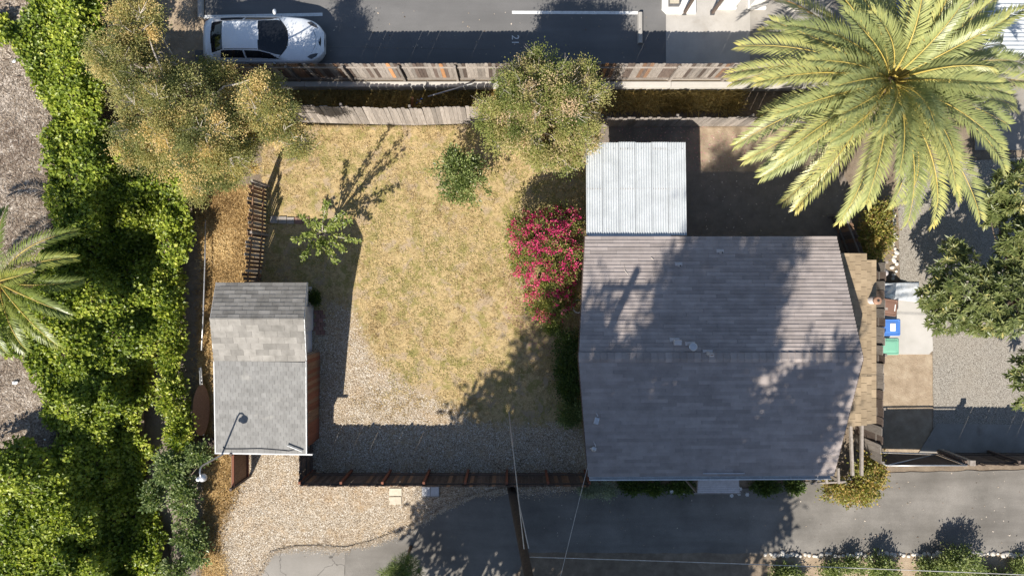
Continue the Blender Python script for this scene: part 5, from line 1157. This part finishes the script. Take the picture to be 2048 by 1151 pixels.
# silver tarp
V = []; n = 22
for i in range(n):
    for j in range(12):
        a, b = i / (n - 1), j / 11; px = 1762 + 76 * a; py = 566 + 30 * b + 10 * a * (b - .2); zz = .05 + .5 * math.exp(-((a - .1) / .35) ** 2) + .06 * math.sin(a * 22 + b * 9) * (1 - a) + .04 * math.sin(b * 14 + a * 5); V.append(P(px, py, max(.06, zz)))
f = [(i * 12 + j, (i + 1) * 12 + j, (i + 1) * 12 + j + 1, i * 12 + j + 1) for i in range(n - 1) for j in range(11)]
tp = solo(MB().add(V, [q[::-1] for q in f]), 'silver_tarp', M['tarp'], 'crumpled silver tarp behind the brown bin', 'tarp', (15.1, 0, .05), smooth=True)
sm_ = tp.modifiers.new('thick', 'SOLIDIFY'); sm_.thickness = .012
c = P(1766, 545, 1.6); t = thing('fence_lantern', 'small round pale lantern on the east fence', 'lantern', (c[0], c[1], 1.2))
MB().lathe((c[0] + .06, c[1], 1.55), [(.05, 0), (.12, .05), (.13, .1), (.06, .16), (0, .17)], 18).build('shade', M['vent'], t, True); MB().bar((13.87, c[1], 1.5), (c[0] + .06, c[1], 1.55), .03, .03).build('bracket', M['metal_dark'], t)
# utility pole, wires
up_ = thing('utility_pole', 'tall dark wooden utility pole leaning beside the yard fence', 'utility pole', (-.08, -7.75, 0))
pt = lambda z: np.array((-.08 + .06 * z, -7.78, z))
MB().tube([pt(z) for z in (0, 2, 4, 6, 8, 11)], [.16, .152, .145, .138, .13, .12], 14).build('pole', M['pole'], up_, True)
MB().bar(pt(10.4) + (-.9, .15, 0), pt(10.4) + (.9, .15, 0), .09, .11).build('crossarm', M['wood_dark'], up_)
for k in (-.7, -.25, .7): MB().lathe(pt(10.4) + (k, .15, .06), [(.03, 0), (.045, .04), (.03, .08), (.045, .11), (.02, .14)], 10).build('insulator', M['metal'], up_, True)
MB().tube([pt(0) + (.17, .05, 0), pt(7) + (.15, .05, 0)], .022, 6).build('conduit', M['wire_pale'], up_, True)
def wire(name, label, a, b, sag, rad, mat='wire_pale'):
    t = np.linspace(0, 1, 24)[:, None]; pts = np.array(a) + (np.array(b) - np.array(a)) * t; pts[:, 2] -= sag * 4 * (t * (1 - t))[:, 0]
    return solo(MB().tube(pts, rad, 5), name, M[mat], label, 'wire', a, smooth=True)
gw = wire('guy_wire', 'pale guy wire running from the yard up to the utility pole', P(1018, 824), pt(7.6), .0, .016)
MB().tube([P(1018, 824), P(1018, 824) + (pt(7.6) - P(1018, 824)) * .3], .03, 8).build('guard_sleeve', M['bark_pale'], None)
sl_ = bpy.data.objects['guard_sleeve']; sl_.parent = gw; sl_.location = tuple(-WL[gw])
wire('overhead_wire', 'thin overhead wire running right from the utility pole above the drive', pt(7.2) + (0, -.13, 0), (24, -8.8, 7.3), .15, .012)
wire('service_drop', 'thin cable from the house corner to beyond the bottom edge', (2.75, -6.3, 2.75), (.4, -12.5, 7.6), .1, .009)
# pipes and round board left of the shed
pb = thing('pipe_bundle', 'bundle of white pipes lying left of the shed', 'pipes', P(404, 800))
for k, (a, b) in enumerate((((399, 735), (404, 800)), ((402, 734), (406, 790)), ((404, 800), (407, 870)), ((400, 740), (403, 850)))):
    MB().tube([P(*a, .3 + .05 * k), P(*b, .18 + .05 * k)], .03, 8).build('pipe', M['white_paint'], pb, True)
c = P(414, 815, .0); t = thing('round_tabletop', 'half hidden round brown board leaning by the shed wall', 'board', c)
a = np.linspace(0, 2 * math.pi, 30)[:-1]; ring = [(c[0] + .17 * math.cos(q), c[1] + 1.0 * math.sin(q), .12 + .0 * q - .35 * math.cos(q) * 1 + .4) for q in a]; n = len(ring)
MB().add(ring + [(q[0], q[1], q[2] - .04) for q in ring], [tuple(range(n)), tuple(range(2 * n - 1, n - 1, -1))] + [(i, n + i, n + (i + 1) % n, (i + 1) % n) for i in range(n)]).build('board', M['wood_brown'], t)
solo(MB().tube([P(411, 440, .3), P(410, 520, .35), P(406, 640, .35), P(403, 700, .3)], .028, 8), 'rusty_rail', M['metal'], 'long grey rail lying in the dry grass beside the creek', 'rail', P(410, 560, 0), smooth=True)
tb = thing('timber_platform', 'low dark timber platform at the shed porch corner', 'platform', (*P(412, 885)[:2], 0))
for k in range(5): MB().box(P(390 + 9 * k, 885, .12), (.165, .4, .05)).build('plank', M['wood_dark'], tb)
for k in (-.15, .15): MB().box(P(408, 885, .06) + (0, k, 0), (.85, .07, .07)).build('bearer', M['wood_dark'], tb)
# pavers
def pavers(name, label, rects, mat, z=.04, loc=None, cat='pavers'):
    c0 = P(rects[0][0], rects[0][1]); t = thing(name, label, cat, (c0[0], c0[1], 0))
    for (px, py, w_, h_) in rects: MB().box(P(px, py, z / 2), (w_ / 50, h_ / 50, z)).build('paver', M[mat], t, bevel=.006)
pavers('stepping_stones', 'row of dark square stepping stones under the sapling', [(548, 439, 15, 14), (565, 440, 16, 14), (581, 441, 14, 13)], 'paver_grey'); 
pavers('red_stepping_stones', 'pair of reddish stepping stones right of the dark ones', [(597, 441, 15, 13), (612, 440, 12, 13)], 'paver_red')
pavers('brick_step', 'dark red brick paving in front of the shed door', [(632 + 9.4 * i + (4.5 if j % 2 else 0), 624 + 8.2 * j, 9, 7.8) for j in range(6) for i in range(2)], 'paver_red', .05)
pavers('beige_paver', 'upper of the two beige slabs on the gravel by the fence', [(791, 983, 25, 15)], 'paver_beige'); pavers('cream_paver', 'lower of the two beige slabs on the gravel', [(791, 1000, 24, 15)], 'paver_beige')
uv = thing('utility_cover', 'grey rectangular utility cover on the gravel near the drive', 'utility cover', P(861, 982))
MB().box(P(861, 982, .02), (.72, .42, .05)).build('frame', M['concrete_old'], uv, bevel=.006)
for k in (-1, 1): MB().box(P(861 + k * 8.5, 982, .05), (.32, .36, .02)).build('lid', M['metal'], uv, bevel=.004)
# flower pot
c = P(634, 595); t = thing('potted_plant', 'potted plant beside the shed window', 'potted plant', c)
MB().lathe(c, [(.12, 0), (.19, .3), (.21, .3), (.21, .34), (.17, .34), (.16, .28), (0, .28)], 20).build('pot', M['terracotta'], t, True)
V, T, C, o_ = crown([(c[0], c[1], .5, .26, .26, .2)], 26, .13, 40, .09, .4, 91, tmean=.3); leaf_object('foliage', V, T, M['leaf_hedge'], t)
# hoop on the house wall
q = P(1156, 612, 1.2); a = np.linspace(0, 2 * math.pi, 28); solo(MB().tube([q + (math.cos(v) * .2, math.sin(v) * .25, .03 * math.sin(v)) for v in a], .015, 6), 'hoop', M['label_white'], 'thin pale hoop against the house wall by the pink bush', 'hoop', q, smooth=True)
# white pole and scrap in the ditch
solo(MB().tube([P(856, 193, .1), P(945, 167, .55)], .03, 8), 'fallen_pole', M['white_paint'], 'pale pole lying across the ditch against the retaining wall', 'pole', P(880, 190, 0), smooth=True)
t = thing('blue_scrap', 'crossed blue-grey scrap strips lying in the ditch', 'scrap', P(839, 201, -.2)); MB().bar(P(832, 207, -.1), P(845, 196, -.05), .05, .02).build('strip', M['bin_blue'], t); MB().bar(P(834, 198, -.06), P(845, 207, -.08), .05, .02).build('strip', M['metal'], t)
solo(MB().bar(P(824, 215, -.2), P(825, 196, .6), .09, .09), 'ditch_stake', M['wood_fresh'], 'short broken wooden stake standing in the ditch', 'stake', P(824, 212, -.2))
# stone borders
def stones(name, label, pts, seed, s0):
    rd_ = random.Random(seed); c0 = P(*pts[0]); t = thing(name, label, 'stone edging', (c0[0], c0[1], 0)); mes = []
    for k in range(5):
        r = np.random.default_rng(seed * 10 + k); bm = MB().lathe((0, 0, 0), [(0, -.8), (.7, -.6), (1, 0), (.75, .6), (.35, .85), (0, .9)], 9); V = np.array(bm.v) * (1 + r.normal(size=(len(bm.v), 1)) * .08); bm.v = [tuple(v) for v in V]; me = bm.mesh('stone', smooth=True); me.materials.append(M['stone']); mes.append(me)
    for (px, py) in pts:
        s = s0 * rd_.uniform(.7, 1.3); piece('stone', mes[rd_.randrange(5)], M['stone'], t, P(px, py, s * .35), Matrix.Rotation(rd_.uniform(0, 6), 3, 'Z'), (s * rd_.uniform(.9, 1.5), s, s * .7))
stones('stone_border', 'line of pale stones beside the yellow-green shrub', [(1789 + random.uniform(-5, 5), 422 + 7.5 * k) for k in range(19)], 3, .078)
stones('drive_edging', 'row of pale stones edging the south side of the driveway', [(1532 + 8.6 * k + random.uniform(-2, 2), 1109 + random.uniform(-3, 3)) for k in range(62)], 4, .088)

# ================================================================== NORTH EDGE BUILDINGS
pl = thing('apartment_porch', 'white stucco porch base with a box light at the top edge', 'porch', P(1355, 5, LZ))
MB().prism([P(a, b, LZ + .1)[:2] for a, b in ((1325, -60), (1392, -60), (1392, 27), (1333, 27), (1324, 18))], LZ, LZ + .1).build('base', M['stucco'], pl)
MB().box(P(1349, -2, LZ + .25), (.42, .5, .3)).build('light_box', M['metal_dark'], pl); MB().box(P(1349, -4, LZ + .42), (.36, .42, .05)).build('light_cover', M['paver_beige'], pl)
for k, (px, lab) in enumerate(((1368, 'dark timber porch post next to the box light'), (1424, 'dark timber porch post left of the white pillars'))):
    b_ = P(px, 27, LZ); t = thing('porch_post', lab, 'post', b_, 'porch posts at the top edge'); MB().box(b_ + (.0, 0, 1.3), (.1, .1, 2.6)).build('post', M['wood_dark'], t); MB().box(b_ + (0, 0, .04), (.16, .16, .08)).build('foot', M['metal_dark'], t)
for k, (px, lab) in enumerate(((1453, 'white stucco pillar left of the other one at the top edge'), (1512, 'white stucco pillar nearest the grey dead frond'))):
    b_ = P(px, 18, LZ); t = thing('stucco_pillar', lab, 'pillar', b_, 'white pillars at the top edge'); MB().box(b_ + (0, .15, 1.3), (.62, .3, 2.6)).build('shaft', M['stucco'], t, bevel=.02); MB().box(b_ + (0, .15, .07), (.72, .4, .14)).build('plinth', M['stucco'], t, bevel=.01)
# dead frond
pts, V, T = frond_geo(P(1625, 28, 1.2), math.radians(158), .25, 2.3, .5, .42, 60, 8, .2, .1); t = thing('dead_frond', 'grey dried palm frond at the top edge left of the palm', 'dead frond', P(1600, 22, LZ)); leaf_object('leaflets', V, T, M['frond_old'], t, 'stuff'); MB().tube(pts, np.linspace(.045, .01, len(pts)), 6).build('stalk', M['wood_fresh'], t, True)
# blue canopy and corrugated carport in the north east corner
bc = thing('blue_canopy', 'bright blue canopy half hidden behind the big palm', 'canopy', P(1850, -10, LZ)); z = 1.9
MB().slab([P(1790, -60, z), P(1868, -60, z), P(1862, 42, z - .2), P(1795, 42, z - .2)], .03).build('cloth', M['blue_tarp'], bc)
for px, py in ((1795, 40), (1860, 40)): q = P(px, py, z - .25); MB().bar((q[0], q[1], LZ), q, .05, .05).build('leg', M['metal'], bc)
cr = thing('carport_roof', 'white ribbed metal carport roof in the top right corner', 'carport', P(2010, 40, 0)); xa, ya = P(1965, 112, 2.7)[:2]; xb, yb = 24.0, 13.5
rows_ = int((yb - ya) / 1.2) + 1
for k in range(rows_):
    v = np.linspace(ya + k * 1.2, ya + (k + 1) * 1.2 + .02, 73); zc = .02 * np.cos(v / .15 * 2 * math.pi); V = np.vstack([np.stack([np.full_like(v, X_), v, 2.7 + zc + .003 * (k % 2)], 1) for X_ in (xa, xb)]) - WL[cr]; V = np.vstack([V, V - (0, 0, .004)]); n = 73
    I = [(i, n + i, n + i + 1, i + 1) for i in range(n - 1)] + [(2 * n + i + 1, 3 * n + i + 1, 3 * n + i, 2 * n + i) for i in range(n - 1)]
    link('corrugated_sheet', raw_mesh('corrugated_sheet', V, 4, np.array(I).ravel()), M['corrugated'], cr)
for y in (ya + .2, yb - .2): MB().box((xa + .2, y, 1.33), (.1, .1, 2.66)).build('post', M['metal'], cr)
bd = thing('blue_wall', 'low blue-painted wall between the palm and the carport', 'wall', P(1925, 20, LZ)); MB().box(P(1925, 10, LZ + .4), (1.2, 2.2, .8)).build('block', surf('blue_grey_paint', (.16, .2, .42), (.2, .25, .5), 3), bd); MB().box(P(1925, 10, LZ + .82), (1.26, 2.26, .05)).build('coping', M['concrete'], bd)

# litter in the vacant lot
rd_ = random.Random(8)
for k, (px, py, s, lab) in enumerate(((28, 86, .28, 'round white scrap beside the ivy at the upper left'), (25, 121, .2, 'small white scrap just below the round white one'), (60, 141, .22, 'white strip of litter at the ivy edge'), (28, 765, .3, 'crumpled white litter on the dirt below the palm'), (72, 905, .14, 'small white scrap near the lower ivy'), (85, 880, .12, 'tiny pale scrap right of the lower dirt patch'), (75, 190, .12, 'tiny white chip of litter on the upper dirt'))):
    q = P(px, py, 2.1); q[2] = float(gz(q[0], q[1])); mb = MB(); n = 9; ring = [q + (math.cos(a) * s / 2 * rd_.uniform(.6, 1.1), math.sin(a) * s / 2 * rd_.uniform(.4, .9), rd_.uniform(.01, .08)) for a in np.linspace(0, 6.28, n)[:-1]]
    mb.add(ring + [q + (0, 0, .1), q + (0, 0, .0)], [(i, (i + 1) % 8, 8) for i in range(8)] + [((i + 1) % 8, i, 9) for i in range(8)]); solo(mb, 'litter', M['label_white'], lab, 'litter', q, 'litter on the vacant lot')

# ================================================================== GROUND COVER (uncountable)
def scatter(name, label, polys, n, size, asp, mat, seed, lie=.6, tm=.5, tv=.25, zr=0, dens=None, zabs=None):
    r = np.random.default_rng(seed); pp = np.array(sum(polys, [])); px = r.uniform(pp[:, 0].min(), pp[:, 0].max(), n); py = r.uniform(pp[:, 1].min(), pp[:, 1].max(), n)
    jx = px + r.normal(size=n) * 7; jy = py + r.normal(size=n) * 7; k = np.zeros(n, bool)
    for p in polys: k |= in_poly(jx, jy, p)
    px, py = px[k], py[k]
    if dens is not None: k = r.random(len(px)) < dens(px, py); px, py = px[k], py[k]
    zz = np.full(len(px), zr, float)
    for _ in range(2): kk = (H - zz) / F; X = (px - CX) * kk; Y = (CY - py) * kk; zz = gz(X, Y) if zabs is None else np.full(len(px), float(zabs))
    n = len(px); Pp = np.stack([X, Y, zz + .003], 1); a = r.uniform(0, 6.283, n); D = np.stack([np.cos(a), np.sin(a), np.abs(r.normal(size=n)) * (1 - lie) + .12], 1); N = unit(r.normal(size=(n, 3)) * .4 + np.array((0, 0, 1)))
    L = size * (.5 + r.random(n)); T = np.clip(tm + (vnoise(X, Y, .6, seed, 4) - .5) * 1.7 + (vnoise(X, Y, 3.0, seed + 3, 3) - .5) * .8 + r.normal(size=n) * tv, 0, 1); V, T = leaf_arrays(Pp, D, N, L, L * asp, T, .0, .0)
    o = leaf_object(name, V, T, M[mat], None, 'stuff'); o['label'] = label; return o
def lawn_dens(a, b):
    n1 = vnoise(a, b, .016, 9, 4); n2 = vnoise(a, b, .05, 19, 3)
    g_ = np.maximum(sstep(560, 700, b) * (1 - sstep(690, 780, a + (n1 - .5) * 120)), sstep(790, 880, b + (n1 - .5) * 110))
    n3 = vnoise(a, b, .11, 29, 3); return np.clip(1.0 - g_ * .93 - sstep(.44, .32, n1) * .75 - sstep(.45, .3, n2) * .6 - sstep(.55, .35, n3) * .6, .02, 1)
scatter('dry_grass', 'short straw-coloured dry grass of the yard lawn', [LAWN], 150000, .085, .16, 'straw', 301, .55, .5, .16, dens=lawn_dens)
scatter('rusty_grass', 'rusty dry grass on the strip beside the creek', [ORAN[0]], 60000, .12, .13, 'straw_rust', 302, .4)
scatter('ditch_grass', 'long dry grass filling the ditch between the fences', [ORAN[1]], 30000, .4, .05, 'straw_ditch', 303, .15, zr=-.2)
scatter('wood_chips', 'brown chips and twigs strewn over the vacant lot', [[(-30, -20), (110, -20), (110, 1000), (-30, 1000)]], 26000, .07, .35, 'chips', 304, .95, zr=2.0)
scatter('fallen_twigs', 'dark twigs and sticks lying on the vacant lot', [[(-30, -20), (105, -20), (105, 1000), (-30, 1000)]], 2600, .3, .05, 'chips', 305, .97, .15, .25, zr=2.0)
scatter('fallen_petals', 'faded pink petals scattered on the bare soil', PETAL, 4200, .05, .8, 'petal', 306, .97, .5, .25)
scatter('drive_litter', 'dry leaves scattered along the driveway', [[(1060, 985), (1770, 960), (2048, 940), (2048, 1100), (1060, 1100)]], 220, .06, .6, 'chips', 307, .97, .7, .25, zabs=.026)
scatter('lot_litter', 'dry leaves blown across the parking lot', [[(660, 10), (1320, 10), (1320, 120), (660, 120)]], 90, .06, .6, 'chips', 308, .97, .7, .25, zabs=LZ + .004)
scatter('roof_litter', 'pale leaf fragments in the dirt behind the patio roof', [[(1400, 260), (1690, 260), (1690, 465), (1400, 465)]], 200, .07, .5, 'chips', 309, .95, .75, .2)
def pebbles():
    r = np.random.default_rng(9); n = 60000; px = r.uniform(425, 1180, n); py = r.uniform(590, 1160, n); k = np.zeros(n, bool)
    for p in GRAV: k |= in_poly(px + r.normal(size=n) * 5, py + r.normal(size=n) * 5, p)
    px, py = px[k], py[k]; X = (px - CX) / 50; Y = (CY - py) / 50; Z = gz(X, Y)
    ed = np.array([P(a, b)[:2] for a, b in ((520, 1151), (545, 1104), (590, 1093), (640, 1091), (690, 1096), (752, 1080), (850, 1040), (905, 1006), (958, 988), (1020, 976), (1150, 972))]); sg = np.r_[0, np.cumsum(np.linalg.norm(np.diff(ed, axis=0), axis=1))]; t_ = r.uniform(0, sg[-1], 9000)
    ex = np.interp(t_, sg, ed[:, 0]); ey = np.interp(t_, sg, ed[:, 1]); cl_ = vnoise(ex, ey, 1.3, 44, 3); sp_ = .03 + .42 * np.clip(cl_ - .3, 0, 1)
    X = np.r_[X, ex + r.normal(size=9000) * sp_]; Y = np.r_[Y, ey - np.abs(r.normal(size=9000)) * sp_ + .05]; Z = np.r_[Z, np.full(9000, .024)]; n = len(X)
    base = np.array([(1, 0, 0), (0, 1, 0), (-1, 0, 0), (0, -1, 0), (0, 0, .8)]); tri = np.array([(0, 1, 4), (1, 2, 4), (2, 3, 4), (3, 0, 4)])
    s = .014 + .016 * r.random(n) ** 2; a = r.uniform(0, 6.28, n); ca, sa = np.cos(a), np.sin(a); el = .6 + .5 * r.random(n)
    V = np.zeros((n, 5, 3)); V[:, :, 0] = base[:, 0] * ca[:, None] - base[:, 1] * sa[:, None] * el[:, None]; V[:, :, 1] = base[:, 0] * sa[:, None] + base[:, 1] * ca[:, None] * el[:, None]; V[:, :, 2] = base[:, 2]
    V = V * s[:, None, None] + np.stack([X, Y, Z], 1)[:, None]; I = (tri[None] + 5 * np.arange(n)[:, None, None]).ravel(); T = np.repeat(np.clip(.5 + r.normal(size=n) * .3, 0, 1), 5)
    o = link('pebbles', raw_mesh('pebbles', V.reshape(-1, 3), 3, I, T), M['pebble'], None, 'stuff'); o['label'] = 'pale loose gravel of the yard and the parking bay by the shed'
pebbles()
